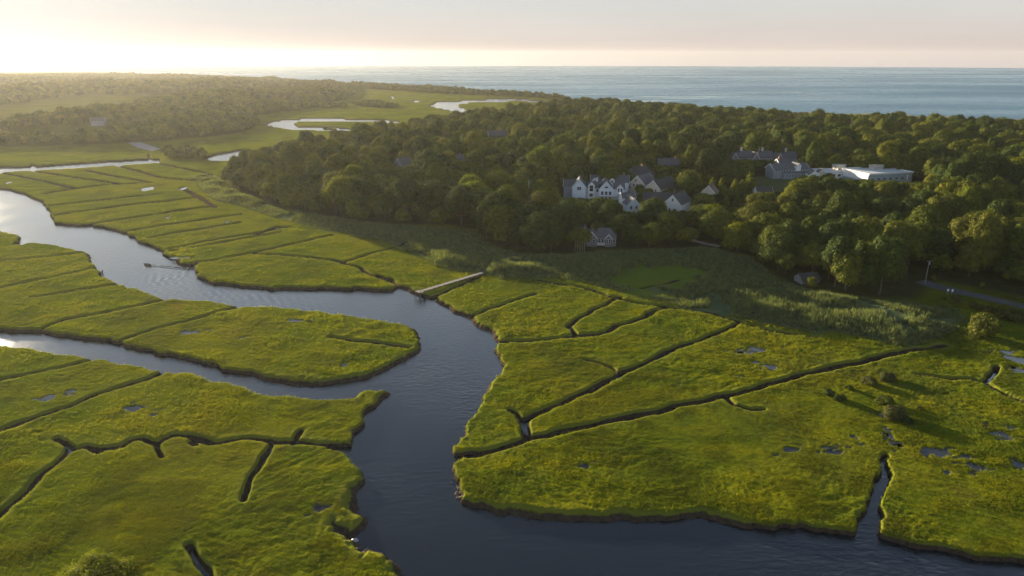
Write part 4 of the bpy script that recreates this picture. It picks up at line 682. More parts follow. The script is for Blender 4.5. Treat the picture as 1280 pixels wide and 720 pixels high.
# ------------------------------------------------------------------ buildings
def gable(par, x0, x1, y0, y1, z0, h, rise, axis, wall, roof, over=.35, trim=None, hip=0.0, wname='wall'):
    """walls with a pitched roof; axis names the ridge direction"""
    cx, cy = (x0 + x1) / 2, (y0 + y1) / 2; zt = z0 + h; zr = zt + rise
    if axis == 'x':
        w = [(x0,y0,z0-2),(x1,y0,z0-2),(x1,y1,z0-2),(x0,y1,z0-2),(x0,y0,zt),(x1,y0,zt),(x1,y1,zt),(x0,y1,zt),(x0+hip,cy,zr-.1),(x1-hip,cy,zr-.1)]
        f = [(0,1,5,4),(2,3,7,6),(1,2,6,9,5) if not hip else (1,2,6,5),(3,0,4,8,7) if not hip else (3,0,4,7)]
    else:
        w = [(x0,y0,z0-2),(x1,y0,z0-2),(x1,y1,z0-2),(x0,y1,z0-2),(x0,y0,zt),(x1,y0,zt),(x1,y1,zt),(x0,y1,zt),(cx,y0+hip,zr-.1),(cx,y1-hip,zr-.1)]
        f = [(1,2,6,5),(3,0,4,7),(0,1,5,8,4) if not hip else (0,1,5,4),(2,3,7,9,6) if not hip else (2,3,7,6)]
    MB().add(w, f).build(wname, MATS[wall], par)
    th = .22; o = over; r = MB(); half = (y1 - y0) / 2 if axis == 'x' else (x1 - x0) / 2; dz = rise / half * o
    def slab(a, b, c, d): r.add([a, b, c, d] + [(p[0], p[1], p[2] + th) for p in (a, b, c, d)], [(3,2,1,0),(4,5,6,7),(0,1,5,4),(1,2,6,5),(2,3,7,6),(3,0,4,7)])
    if axis == 'x':
        A, B = (x0 - o + (o + hip if hip else 0), cy, zr), (x1 + o - (o + hip if hip else 0), cy, zr)
        slab((x0 - o, y0 - o, zt - dz), (x1 + o, y0 - o, zt - dz), B, A); slab((x1 + o, y1 + o, zt - dz), (x0 - o, y1 + o, zt - dz), A, B)
        ends = [((x0 - o, y1 + o, zt - dz), (x0 - o, y0 - o, zt - dz), A), ((x1 + o, y0 - o, zt - dz), (x1 + o, y1 + o, zt - dz), B)]
    else:
        A, B = (cx, y0 - o + (o + hip if hip else 0), zr), (cx, y1 + o - (o + hip if hip else 0), zr)
        slab((x1 + o, y0 - o, zt - dz), (x1 + o, y1 + o, zt - dz), B, A); slab((x0 - o, y1 + o, zt - dz), (x0 - o, y0 - o, zt - dz), A, B)
        ends = [((x0 - o, y0 - o, zt - dz), (x1 + o, y0 - o, zt - dz), A), ((x1 + o, y1 + o, zt - dz), (x0 - o, y1 + o, zt - dz), B)]
    if hip:
        for a, b, c in ends: r.add([a, b, c, (a[0], a[1], a[2] + th), (b[0], b[1], b[2] + th), (c[0], c[1], c[2] + th)], [(2,1,0),(3,4,5),(0,1,4,3)])
    rf = r.build('roof', MATS[roof], par)
    if trim and not hip:
        t_ = MB(); e = .07; hh = .55
        for sgn in ((-1, 1)):
            if axis == 'y': 
                y = y0 - o - e if sgn < 0 else y1 + o + e; pr = [((x0 - o, y, zt - dz), (cx, y, zr)), ((cx, y, zr), (x1 + o, y, zt - dz))]; q = (0, e * 2 * -sgn, 0)
            else:
                x = x0 - o - e if sgn < 0 else x1 + o + e; pr = [((x, y0 - o, zt - dz), (x, cy, zr)), ((x, cy, zr), (x, y1 + o, zt - dz))]; q = (e * 2 * -sgn, 0, 0)
            for a, b in pr:
                v = [(a[0], a[1], a[2] - hh + .25), (b[0], b[1], b[2] - hh + .25), (b[0], b[1], b[2] + .26), (a[0], a[1], a[2] + .26)]
                t_.add(v + [(p[0] + q[0] * .9, p[1] + q[1] * .9, p[2]) for p in v], [(0,1,2,3),(7,6,5,4),(0,4,5,1),(2,6,7,3),(0,3,7,4),(1,5,6,2)])
        t_.build('gable_trim', MATS[trim], par)
    return rf
WIN = {}
def window_(par, x, y, z, w, h, face='-y', frame='white_paint'):
    key = (w, h)
    if key not in WIN:
        f = MB(); b = .12
        f.box(-w/2-b, w/2+b, -.07, .05, -h/2-b, -h/2); f.box(-w/2-b, w/2+b, -.07, .05, h/2, h/2+b); f.box(-w/2-b, -w/2, -.07, .05, -h/2, h/2); f.box(w/2, w/2+b, -.07, .05, -h/2, h/2); f.box(-w/2, w/2, -.055, .04, -.035, .035)
        p = MB().box(-w/2, w/2, -.03, .03, -h/2, h/2); WIN[key] = (f.mesh('window'), p.mesh('pane'))
    fm, pm = WIN[key]
    if not fm.materials: fm.materials.append(MATS[frame]); pm.materials.append(MATS['pane'])
    o = bpy.data.objects.new('window', fm); link(o); o.parent = par; o.location = (x, y, z); o.rotation_euler = (0, 0, {'-y': 0, '+x': math.pi/2, '-x': -math.pi/2, '+y': math.pi}[face])
    q = bpy.data.objects.new('pane', pm); link(q); q.parent = o
    return o
def chimney(par, x, y, z0, z1, w=.9, mat='brick_red'):
    m = MB(); m.box(x-w/2, x+w/2, y-w/2, y+w/2, z0, z1-.25); m.box(x-w/2-.1, x+w/2+.1, y-w/2-.1, y+w/2+.1, z1-.25, z1); return m.build('chimney', MATS[mat], par)
def house(name, key, label, rz=0.0, dz=0.0, cat='house', group=None):
    x, y = AT[key]; o = empty(name, (x, y, tz(x, y) + dz), R(rz)); return tag(o, label, cat, group)

# the big blue-white house with several gables
h = house('gabled_house', 'main_house', 'large blue-white house with several front gables and grey roofs', -6)
gable(h, -19, -8, 2, 11, 0, 7.5, 3.4, 'x', 'cedar_blue', 'roof_slate', .4, 'white_paint')
gable(h, -13.5, -5, -3, 10, 0, 8.0, 4.6, 'y', 'blue_white', 'roof_slate', .4, 'white_paint')
for a, b in ((-9.9, 7.0), (-8.6, 7.0)): window_(h, a, -3.06, b, 1.1, 2.0)
gable(h, -4.9, 3.2, 1, 9, 0, 7.0, 3.0, 'x', 'blue_white', 'roof_slate', .3)
gable(h, -3.6, 0.4, -1.2, 6, 0, 8.6, 2.2, 'y', 'white_paint', 'roof_slate', .25, 'white_paint')
window_(h, -1.6, -1.26, 6.9, 2.2, 3.6); window_(h, -1.6, -1.26, 2.6, 2.2, 2.0); window_(h, 2.2, .94, 5.2, 1.2, 1.8)
gable(h, 3.2, 12, -4.5, 9, 0, 7.0, 4.8, 'y', 'blue_white', 'roof_slate', .4, 'white_paint')
ar = MB(); n = 14; cv = [(1.5 * math.cos(math.pi * k / n), 0, 1.5 * math.sin(math.pi * k / n)) for k in range(n + 1)]; ar.add(cv + [(x, .1, z) for x, y, z in cv], [tuple(range(n + 1)), tuple(range(2 * n + 1, n, -1))] + [(k, k + n + 1, k + n + 2, k + 1) for k in range(n)]); aw = ar.build('window', MATS['white_paint'], h); aw.location = (7.6, -4.62, 7.6); aw['label'] = 'arched gable window'
ap = MB(); cv = [(1.2 * math.cos(math.pi * k / n), -.03, .15 + 1.15 * math.sin(math.pi * k / n)) for k in range(n + 1)]; ap.add(cv, [tuple(range(n + 1))]).build('pane', MATS['pane'], aw)
for a in (5.2, 7.6, 10): window_(h, a, -4.56, 4.6, 1.5, 2.1); window_(h, a, -4.56, 1.6, 1.5, 1.8)
gable(h, 12, 19, -2.5, 6, 0, 7.0, 3.0, 'x', 'blue_white', 'roof_slate', .35, 'white_paint')
gable(h, 14.2, 18, -3.5, 2, 0, 7.8, 1.9, 'y', 'blue_white', 'roof_slate', .25, 'white_paint')
for a in (15.3, 17): window_(h, a, -3.56, 6.4, 1.0, 2.0); window_(h, a, -3.56, 2.8, 1.0, 2.0)
gable(h, -2, 22, 11, 21, 0, 9.0, 3.6, 'x', 'blue_white', 'roof_slate', .4, 'white_paint')
for a in (-1, 5, 10): gable(h, a, a + 3, 9.6, 15.2, 8.4, 1.9, 1.3, 'y', 'white_paint', 'roof_slate', .2, 'white_paint', wname='dormer'); window_(h, a + 1.5, 9.54, 9.5, 1.4, 1.2)
chimney(h, 2, 7, 8, 12.4, .8, 'white_paint'); chimney(h, 19, 16, 11, 14.6, .9)
dk = MB(); dk.box(2.5, 19, -7.5, -4.9, 2.6, 2.85); dk.build('deck', MATS['wood_grey'], h)
rl = MB(); rl.box(2.5, 19, -7.5, -7.4, 3.6, 3.7); [rl.box(2.5 + k * 1.5, 2.6 + k * 1.5, -7.5, -7.4, 2.85, 3.6) for k in range(12)]; [rl.box(2.6 + k * 4.1, 2.85 + k * 4.1, -7.5, -7.25, -2, 2.6) for k in range(5)]; rl.build('railing', MATS['white_paint'], h)

h = house('hip_roof_house', 'hip_house', 'dark hip-roofed house behind the blue-white gabled house', 4)
gable(h, -9, 9, -5, 6, 0, 6.5, 4.6, 'x', 'cedar_grey', 'roof_dark', .5, None, 5.0)
chimney(h, 1, .6, 10, 12.6); [window_(h, a, -5.06, 5.0, 1.1, 1.5) for a in (-6, -2, 2, 6)]
h = house('slate_roof_house', 'far_roof', 'dark house with a plain slate roof, rearmost of the village', 2)
gable(h, -7.5, 7.5, -4, 5, 0, 6.5, 4.0, 'x', 'cedar_grey', 'roof_slate', .4); chimney(h, 5.5, .5, 9.5, 12); [window_(h, a, -4.06, 5.2, 1.0, 1.4) for a in (-4, 0, 4)]
def rake(key, label, rz, w, d, hh, rs, roof, wall, trim='white_paint', wins=()):
    h_ = house('gable_house', key, label, rz); gable(h_, -w/2, w/2, -d/2, d/2, 0, hh, rs, 'y', wall, roof, .45, trim)
    for a, b in wins: window_(h_, a, -d/2 - .06, b, 1.1, 1.7)
    return h_
h = rake('rake_a', 'cream-fronted house with a white-edged gable under a dark roof', -38, 10, 15, 7, 4.6, 'roof_slate', 'cream', wins=[(-2.4, 5.6), (0, 5.6), (2.4, 5.6), (-1.2, 8.6)])
gable(h, -10, -5.2, -5, 2, 0, 4.6, 2.2, 'y', 'cream', 'roof_slate', .3, 'white_paint'); window_(h, -8.2, -5.06, 3.4, 1.1, 1.7); window_(h, -6.6, -5.06, 3.4, 1.1, 1.7)
h = rake('rake_b', 'long dark-roofed house with a bright white gable edge', -42, 10, 20, 7.2, 4.8, 'roof_dark', 'cream', wins=[(-2, 5.8), (2, 5.8)])
gable(h, 5.2, 12, -2, 9, 0, 5, 3, 'y', 'cedar_grey', 'roof_dark', .35)
h = house('dark_roof_house', 'dark_wing', 'low house with a long dark roof in front of the white-edged gables', -8)
gable(h, -12, 10, -4, 6, 0, 5.4, 4.2, 'x', 'cedar_grey', 'roof_dark', .5); gable(h, -9, -3, -6, 0, 0, 5, 3, 'y', 'cream', 'roof_dark', .35, 'white_paint'); chimney(h, 6, 1, 8.5, 11.2); window_(h, -6, -6.06, 4.4, 1.2, 1.6)
h = rake('white_gable', 'plain white house with one broad gable towards the marsh', -32, 10, 17, 6.6, 5.0, 'roof_dark', 'white_paint', wins=[(-1.5, 3.0), (1.5, 3.0)]); window_(h, 0, -8.56, 8.8, 1.0, 1.4)
h = rake('small_blue', 'small pale blue house in front of the village, dark roof', 8, 7.5, 9, 6.0, 3.6, 'roof_slate', 'blue_white', wins=[(-1.6, 4.4), (1.6, 4.4)])
gable(h, -4, 4, 5, 13, 3.2, 5, 2.4, 'x', 'white_paint', 'roof_slate', .3, 'white_paint'); window_(h, -1.6, 4.94, 7.1, 1.3, 1.4); window_(h, 1.6, 4.94, 7.1, 1.3, 1.4)
h = rake('pink_house', 'pinkish-roofed small house left of the pointed trees', -24, 9, 11, 6.0, 4.6, 'roof_brown', 'cream', wins=[(-1.6, 4.4), (1.6, 4.4)]); chimney(h, 1, 0, 9, 12.4, 1.0)
h = house('low_house', 'low_roof', 'low dark-roofed house with a white gable end at the edge of the lawn', 4); gable(h, -6, 4, -3, 3, 0, 3.4, 2.4, 'x', 'white_paint', 'roof_dark', .4, 'white_paint'); [window_(h, a, -3.06, 2.1, 1.2, 1.3) for a in (-4, -1, 2)]
for key, lb in (('row_a', 'left one of three grey houses with chimneys in a row'), ('row_b', 'middle one of three grey houses with chimneys in a row'), ('row_c', 'right one of three grey houses with chimneys in a row')):
    h = house('row_house', key, lb, 2, 0, 'house', 'grey row houses behind the lawn')
    gable(h, -3, 8.2, -5, 5, 0, 7.6, 4.2, 'x', 'cedar_grey', 'roof_slate', .4); gable(h, -8.4, -3.1, -6, 4, 0, 6.4, 4.6, 'y', 'cedar_grey', 'roof_grey', .35, 'white_paint')
    chimney(h, -1.6, -.5, 10, 15, 1.5, 'roof_dark'); chimney(h, .6, .4, 10.5, 14.6, 1.4, 'cream'); [window_(h, a, -5.06, 5.6, 1.2, 1.6) for a in (0, 3, 6)]; window_(h, -5.8, -6.06, 5.4, 1.1, 1.6)
h = house('long_grey_building', 'long_grey', 'long grey shingled building with two rows of small windows', 10, 0, 'building')
gable(h, -14.5, 13, -5, 7, 0, 6.6, 3.4, 'x', 'cedar_blue', 'roof_grey', .4, 'white_paint'); gable(h, -8, 11, -7.5, -4.9, 0, 4.4, .9, 'x', 'cedar_blue', 'roof_grey', .2)
[window_(h, -12.6 + k * 2.3, -5.06 if k in (0, 1) else -7.56, 2.6, 1.0, 1.6) for k in range(2, 10)]; [window_(h, -12.6 + k * 2.1, -5.06, 5.9, 1.0, 1.2) for k in range(12)]
gable(h, 2, 5.5, -6, 2, 5.5, 3.4, 1.8, 'y', 'white_paint', 'roof_grey', .25, 'white_paint', wname='dormer'); gable(h, -2, 12, 9, 19, 0, 8, 3.4, 'x', 'cedar_blue', 'roof_slate', .4, 'white_paint'); chimney(h, -1, 13, 10, 13.5)

# the white flat-roofed hall
h = house('white_hall', 'white_hall', 'white flat-roofed hall with blue-grey walls and roof units', 15, 0, 'building')
MB().box(-16, 19, -9, 17, -2, 7.6).build('wall', MATS['metal_wall'], h)
MB().box(-16.5, 19.5, -9.5, 17.5, 7.6, 8.3).build('roof', MATS['membrane'], h)
pz = MB(); pz.box(-16.5, 19.5, -9.5, -9.2, 8.3, 8.7); pz.box(-16.5, 19.5, 17.2, 17.5, 8.3, 8.7); pz.box(-16.5, -16.2, -9.2, 17.2, 8.3, 8.7); pz.box(19.2, 19.5, -9.2, 17.2, 8.3, 8.7); pz.build('parapet', MATS['white_paint'], h)
MB().box(-16.35, -16.02, -8.6, 16, 3.5, 7.5).build('wall_panel', MATS['white_paint'], h)
for x0, y0, w, d, hh in ((2, 9, 9, 4, 2.6), (1, 6.6, 3, 2.2, 2.0)):
    u = MB().box(x0, x0 + w, y0, y0 + d, 8.3, 8.3 + hh * .78); u.box(x0 - .15, x0 + w + .15, y0 - .15, y0 + d + .15, 8.3 + hh * .78, 8.3 + hh); ob = u.build('roof_unit', MATS['roof_vent'], h)
    v_ = MB(); [v_.box(x0 + .4 + k * (w - .8) / 7, x0 + .4 + (k + .5) * (w - .8) / 7, y0 - .06, y0 - .003, 8.7, 8.3 + hh * .7) for k in range(7)]; v_.build('louvre', MATS['galvanised'], ob)
for k in range(7): window_(h, -13 + k * 4.8, -9.06, 4.6, 2.2, 1.4)
h = house('low_white_wing', 'hall_wing', 'low white flat-roofed wing left of the big white hall', 6, 0, 'building')
MB().box(-13, 13, -6, 10, -2, 5.6).build('wall', MATS['white_paint'], h); MB().box(-13.4, 13.4, -6.4, 10.4, 5.6, 6.2).build('roof', MATS['membrane'], h)
for x0, y0, w, d, hh, m_ in ((3.4, 0, 5, 4, 3.2, 'cream'), (4, 6, 9, 3, 2.8, 'roof_vent')): MB().box(x0, x0 + w, y0, y0 + d, 6.2, 6.2 + hh).box(x0 - .2, x0 + w + .2, y0 - .2, y0 + d + .2, 6.2 + hh, 6.5 + hh).build('roof_unit', MATS[m_], h)
for k in range(6): window_(h, -10.5 + k * 4, -6.06, 3.6, 2.2, 1.6)
h = house('porch_building', 'hall_porch', 'small white gabled entrance building at the left end of the hall', -8, 0, 'building')
gable(h, -4.5, 2, -5, 6, 0, 5.4, 2.6, 'y', 'white_paint', 'roof_grey', .35, 'white_paint'); gable(h, 2, 8, 0, 7, 0, 5.6, 2.8, 'y', 'cream', 'roof_grey', .35, 'white_paint')
for k in range(3): window_(h, -3.3 + k * 2.0, -5.06, 3.6, 1.2, 2.2)

# the grey shingled house by the reeds
h = house('shingled_house', 'grey_house', 'grey shingled house with white-trimmed gables at the reed edge', -6)
gable(h, -2.5, 9, -1, 7, 0, 4.2, 3.8, 'x', 'cedar_grey', 'roof_grey', .4, 'white_paint', 3.2)
gable(h, -5.5, -.5, -3, 6, 0, 4.4, 3.0, 'y', 'cedar_grey', 'roof_grey', .35, 'white_paint'); gable(h, -9, -4.6, 0, 8, 0, 5.4, 3.2, 'y', 'cedar_grey', 'roof_grey', .35, 'white_paint')
gable(h, 3.6, 6.8, -2.4, 3, 0, 4.2, 1.9, 'y', 'cedar_grey', 'roof_grey', .3, 'white_paint'); chimney(h, -3, 4, 6.5, 9.2, .8)
for a in (-4.2, -1.9): window_(h, a, -3.06, 2.6, 1.0, 1.7)
for a in (4.6, 5.8): window_(h, a, -2.46, 2.5, .8, 1.9)
for a in (.7, 2.3, 8): window_(h, a, -1.06, 2.6, 1.0, 1.7)
window_(h, -7, -.06, 4.2, 1.1, 1.6); window_(h, -3, -3.06, 5.3, .8, 1.0)
pc = MB(); pc.box(-.3, 3.4, -3.4, -1.1, .9, 1.1); [pc.box(-.2 + k * 1.15, 0 + k * 1.15, -3.4, -3.2, 1.1, 2.0) for k in range(4)]; pc.box(-.2, 3.4, -3.4, -3.3, 2.0, 2.1); pc.build('porch', MATS['white_paint'], h)
# roofs that show through the canopy, and the houses towards the shore
def simple(name, key, label, w, d, hh, rs, rz, roof, wall, group=None):
    h_ = house(name, key, label, rz, 0, 'house', group); gable(h_, -w/2, w/2, -d/2, d/2, 0, hh, rs, 'x', wall, roof, .4, None if key == 'cottage_roof' else 'white_paint'); key != 'cottage_roof' and chimney(h_, w * .2, .4, hh + rs - 1.5, hh + rs + 1.4)
    for k in range(0 if key == 'cottage_roof' else 4): window_(h_, -w/2 + w * (k + .5) / 4, -d/2 - .06, hh - 1.6, 1.1, 1.5)
simple('woodland_house', 'wood_roof_a', 'grey-blue roof half hidden in the left part of the wood', 10, 9, 6.5, 4.5, 38, 'roof_grey', 'cedar_blue')
simple('woodland_house', 'wood_roof_b', 'wide pale grey roof showing in the wood towards the far marsh', 19, 10, 7, 4.6, 12, 'roof_grey', 'cedar_grey')
simple('woodland_house', 'wood_roof_c', 'small pale roof peeping out between two crowns of the wood', 6, 6, 6.5, 3.4, 20, 'roof_grey', 'white_paint')
simple('shore_house', 'coast_a', 'sand-coloured house among the trees by the shore', 13, 8, 5.5, 3.4, 5, 'roof_brown', 'cream')
simple('shore_house', 'coast_b', 'small white house among the trees by the shore', 9, 7, 5.5, 3.0, 20, 'roof_grey', 'white_paint')
simple('shore_house', 'coast_c', 'pale blue-grey wide house among the trees by the shore', 18, 8, 5.5, 3.6, -4, 'roof_slate', 'blue_white')
simple('distant_house', 'far_house', 'greyish house among the hazy woods on the far left', 16, 9, 6, 4, 10, 'roof_slate', 'cedar_blue')
simple('roadside_cottage', 'cottage_roof', 'grey roofed cottage sunk in the shrubs at the reed edge', 8, 6, 1.6, 2.0, 12, 'roof_dark', 'cedar_grey')

# ------------------------------------------------------------------ dock, boat, small things
(ax, ay), (bx, by) = AT['dock0'], AT['dock1']; L_ = math.hypot(bx - ax, by - ay); an = math.atan2(by - ay, bx - ax)
dk = empty('dock', (ax, ay, 0.75), an); tag(dk, 'long narrow wooden walkway dock from the reeds to the creek', 'dock')
nseg = 12
for k in range(nseg):
    m = MB(); a0 = k * L_ / nseg; a1 = (k + 1) * L_ / nseg
    for q in range(8): p0 = a0 + (a1 - a0) * q / 8; m.box(p0 + .02, p0 + (a1 - a0) / 8 - .02, -1.05, 1.05, -.05, 0)
    m.build('deck_section', MATS['wood_grey'], dk)
m = MB(); [m.box(-2.2 + .22 * q, -2.0 + .22 * q, -1.7, 1.7, -.06, .0) for q in range(11)]; m.build('landing', MATS['wood_grey'], dk)
m = MB(); m.box(.3, L_, -1.08, -.92, -.3, -.052); m.box(.3, L_, .92, 1.08, -.3, -.052); m.box(-2.2, .28, -1.6, -1.44, -.3, -.062); m.box(-2.2, .28, 1.44, 1.6, -.3, -.062); m.build('stringer', MATS['wood_dark'], dk)
for k in range(nseg + 1):
    for s_ in (-1.16, 1.16): 
        px_ = .2 + k * (L_ - .4) / nseg; MB().tube([(px_, s_, -3.4), (px_, s_, .35)], [.1, .09], 7).build('post', MATS['wood_dark'], dk)
for px_, py_ in ((-2.1, -1.72), (-2.1, 1.72), (.1, -1.72), (.1, 1.72)): MB().tube([(px_, py_, -3.6), (px_, py_, .6)], [.12, .11], 7).build('post', MATS['wood_dark'], dk)

bx, by = AT['boat']; bo = empty('skiff', (bx, by, WATER_Z), math.atan2(0.297, -0.955), .8); tag(bo, 'small dark motor skiff with one person crossing the creek', 'boat')
def hull(Lh=4.6, W=1.7, Hh=.75, inner=0):
    V = []; st = [(-.5, .86, 0), (-.3, .97, 0), (0, 1, .02), (.25, .86, .08), (.4, .5, .18), (.5, .04, .3)]
    for t_, wd, rise_ in st:
        w2 = W / 2 * wd - inner; x = t_ * Lh + (inner if t_ < 0 else -inner) ; V += [(x, -w2, Hh + rise_), (x, -w2 * .72, .05 + rise_ * .6 + inner - .2), (x, 0, -.05 + rise_ * .7 + inner - .2), (x, w2 * .72, .05 + rise_ * .6 + inner - .2), (x, w2, Hh + rise_)]
    Fs = [(i * 5 + k, i * 5 + k + 1, i * 5 + k + 6, i * 5 + k + 5) for i in range(5) for k in range(4)] + [(4, 3, 2, 1, 0)]
    return V, Fs
m = MB(); V, Fs = hull(); m.add(V, Fs); V2, F2 = hull(inner=.07); m.add(V2, [f[::-1] for f in F2])
rim = [(0 + i * 5, 5 + i * 5, 35 + i * 5, 30 + i * 5) for i in range(5)] + [(4 + i * 5, 34 + i * 5, 39 + i * 5, 9 + i * 5) for i in range(5)] + [(0, 30, 34, 4)]; m.f += rim; m.build('hull', MATS['hull_grey'], bo)
for xx in (-1.2, .3): MB().box(xx - .18, xx + .18, -.72, .72, .42, .47).build('thwart', MATS['wood_grey'], bo)
m = MB(); m.box(-2.75, -2.35, -.2, .2, .55, 1.05); m.box(-2.62, -2.48, -.07, .07, -.35, .55); m.tube([(-2.4, 0, .85), (-1.8, .05, .95)], [.03, .03], 6); m.build('outboard_motor', MATS['motor_black'], bo)
def skinned(name, verts, edges, rads, mat, parent=None, root=0, sub=1):
    me_ = bpy.data.meshes.new(name); me_.from_pydata(verts, edges, []); o = mesh_obj(name, me_, mat, parent); sk = o.modifiers.new('skin', 'SKIN')
    for i, r in enumerate(rads): me_.skin_vertices[0].data[i].radius = (r, r)
    me_.skin_vertices[0].data[root].use_root = True; o.modifiers.new('sub', 'SUBSURF').levels = sub; o.modifiers['sub'].render_levels = sub; return o
pe = empty('person', (bx, by, WATER_Z + .45), math.atan2(0.297, -0.955), .8); tag(pe, 'person in a dark jacket sitting at the stern of the skiff', 'person')
pv = [(-1.2,0,.1),(-1.2,0,.34),(-1.2,0,.58),(-1.2,0,.70),(-1.19,0,.82),(-1.17,0,.95),(-1.2,.2,.56),(-1.3,.27,.30),(-1.6,.2,.38),(-1.78,.08,.48),(-1.2,-.2,.56),(-1.1,-.27,.28),(-.85,-.22,.14),(-.72,-.18,.14),(-1.18,.1,.08),(-.75,.14,.12),(-.72,.14,-.34),(-.52,.14,-.37),(-1.18,-.1,.08),(-.75,-.14,.12),(-.72,-.14,-.34),(-.52,-.14,-.37)]
pe_ = [(0,1),(1,2),(2,3),(3,4),(4,5),(2,6),(6,7),(7,8),(8,9),(2,10),(10,11),(11,12),(12,13),(0,14),(14,15),(15,16),(16,17),(0,18),(18,19),(19,20),(20,21)]
skinned('body', pv, pe_, [.15,.16,.16,.06,.10,.095,.075,.055,.045,.04,.075,.055,.045,.04,.10,.075,.05,.045,.10,.075,.05,.045], MATS['jacket'], pe)
MB().tube([(-1.185, 0, .80), (-1.17, 0, .87), (-1.165, 0, .96), (-1.17, 0, 1.02)], [.07, .108, .10, .05], 10).build('face', MATS['skin'], pe, True)
MB().tube([(-1.18, 0, .95), (-1.18, 0, 1.0), (-1.18, 0, 1.06)], [.118, .112, .05], 10).box(-1.10, -.98, -.08, .08, .95, .97).build('cap', MATS['motor_black'], pe)
x, y = AT['buoy']; bu = empty('buoy', (x, y, WATER_Z)); tag(bu, 'small dark buoy floating near the creek bank behind the skiff', 'buoy')
MB().tube([(0,0,-.4),(0,0,-.15),(0,0,.25),(0,0,.5),(0,0,.6)], [.2,.45,.5,.3,.1], 12).build('float', MATS['buoy_black'], bu, True); MB().tube([(0,0,.55),(0,0,1.3)], [.05,.04], 6).build('staff', MATS['buoy_black'], bu)
for key, lb in (('stake', 'short dark stake leaning out of the left creek bank'), ('stake2', 'dark stump of a stake in the narrow left channel'), ('stake3', 'shorter dark stake beside the leaning one on the left bank')):
    x, y = AT[key]; s_ = empty('stake', (x, y, WATER_Z)); tag(s_, lb, 'stake'); MB().tube([(0,0,-1),(.1,0,.4),(.35,.1,1.5)], [.28,.26,.2], 7).build('post', MATS['wood_dark'], s_); MB().tube([(.1,0,.5),(-.5,-.2,.9)], [.12,.06], 6).build('spur', MATS['wood_dark'], s_)
def rocks(x, y, n, sx, sy, rs, seed, ang, group, words):
    r_ = random.Random(seed)
    for k in range(n):
        m = bmesh.new(); bmesh.ops.create_icosphere(m, subdivisions=2, radius=1)
        for v in m.verts: v.co *= 1 + .28 * (r_.random() - .5); v.co.z *= .5; v.co.x = max(-.72, min(.72, v.co.x)); v.co.y = max(-.8, min(.8, v.co.y))
        me_ = bpy.data.meshes.new('rock'); m.to_mesh(me_); m.free(); u, w_ = r_.uniform(-sx, sx), r_.uniform(-sy, sy); xx, yy = x + u * math.cos(ang) - w_ * math.sin(ang), y + u * math.sin(ang) + w_ * math.cos(ang)
        if tz(xx, yy) > -0.55: continue
       
        o = mesh_obj('peat_block', me_, MATS['peat_rock']); o.location = (xx, yy, max(tz(xx, yy), WATER_Z) + .05); s_ = rs * r_.uniform(.5, 1.2); o.scale = (s_, s_ * r_.uniform(.7, 1.3), s_); o.rotation_euler = (0, 0, r_.random() * 6); tag(o, words, 'peat block', group)
rocks(*AT['mud_rock'], 18, 4.2, 1.9, .5, 3, R(-68), 'pale blocks fallen from the right bank', 'pale brown block of fallen peat at the foot of the right bank')
x, y = MAP['at']['snag']; rocks(x + 3.4, y - 5.6, 20, 3.4, 1.8, .42, 4, R(-62), 'pale blocks on the broken left bank', 'pale brown block of peat on the broken bank at the bottom')
sn = empty('mooring_float', (x, y, WATER_Z)); tag(sn, 'pale weathered float lying off the small grass spit', 'float'); MB().tube([(-.7,0,.0),(-.5,0,.12),(.4,.05,.2),(.75,.08,.12)], [.12,.42,.42,.15], 12).build('float', MATS['galvanised'], sn, True); MB().tube([(-.7,0,.05),(-1.1,.1,-.2)], [.05,.04], 6).build('rope_end', MATS['wood_dark'], sn)
x, y = AT['pole']; po = empty('utility_pole', (x, y, tz(x, y))); tag(po, 'grey wooden utility pole where the road enters the trees', 'pole')
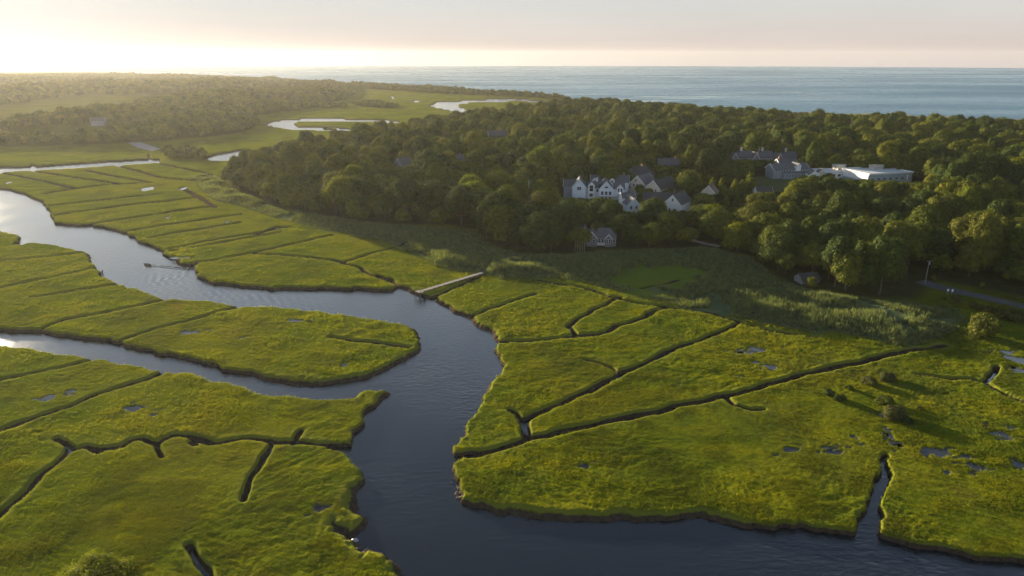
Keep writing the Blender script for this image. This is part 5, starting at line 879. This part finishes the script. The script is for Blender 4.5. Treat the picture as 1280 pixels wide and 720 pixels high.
MB().tube([(0,0,-1),(0,0,6),(.05,0,10.4)], [.17,.14,.1], 9).build('post', MATS['wood_grey'], po, True); MB().box(-1.1, 1.1, -.18, -.06, 10.0, 10.2).build('crossarm', MATS['wood_grey'], po); MB().tube([(.3,-.12,8.6),(.3,-.12,9.5)], [.22,.22], 10).build('transformer', MATS['galvanised'], po, True)
for key, lb, hh in (('flagpole', 'tall white flagpole rising out of the wood left of the village', 19), ('mast', 'shorter thin white mast beside the flagpole', 17)):
    x, y = AT[key]; po = empty('flagpole', (x, y, tz(x, y))); tag(po, lb, 'flagpole'); MB().tube([(0,0,-1),(0,0,hh*.5),(0,0,hh)], [.16,.13,.08], 8).build('pole', MATS['white_paint'], po, True); MB().tube([(0,0,hh),(0,0,hh+.15),(0,0,hh+.3)], [.05,.16,.04], 8).build('finial', MATS['white_paint'], po)
for k, dx in enumerate((-.9, .9)):
    x, y = AT['sign']; x += dx; sg = empty('roadside_sign', (x, y, tz(x, y))); tag(sg, ('left' if k == 0 else 'right') + ' one of two small white signs at the roadside', 'sign', 'white signs at the roadside')
    MB().box(-.05, .05, -.04, .04, -.4, 2.2).build('post', MATS['galvanised'], sg); MB().box(-.35, .35, -.09, -.05, 1.3, 2.2).build('panel', MATS['white_paint'], sg)
for key, lb in (('lamp_a', 'tall thin lamp post beside the village lawn'), ('lamp_b', 'tall thin lamp post at the right end of the white hall')):
    x, y = AT[key]; lp = empty('street_lamp', (x, y, tz(x, y))); tag(lp, lb, 'lamp post'); MB().tube([(0,0,-.5),(0,0,9.5)], [.12,.08], 8).build('post', MATS['galvanised'], lp); MB().box(-.1, 1.3, -.12, .12, 9.5, 9.62).build('lamp_arm', MATS['galvanised'], lp)

# ------------------------------------------------------------------ air
t = NT('haze_air'); pvn = t.n('ShaderNodeVolumePrincipled'); pvn.inputs['Color'].default_value = (0.97, 0.94, 0.89, 1); pvn.inputs['Density'].default_value = 0.000031; pvn.inputs['Anisotropy'].default_value = 0.5
t.l(pvn.outputs[0], t.out.inputs['Volume'])
hz = MB().box(-10000, 10000, -300, 7200, -7, 122).build('haze', MATS['haze_air']); tag(hz, 'thin warm evening haze over marsh and sea', kind='stuff')
print('trees', len(ind), 'rest', len(rest), 'grid', NY, NX, NY * NX)
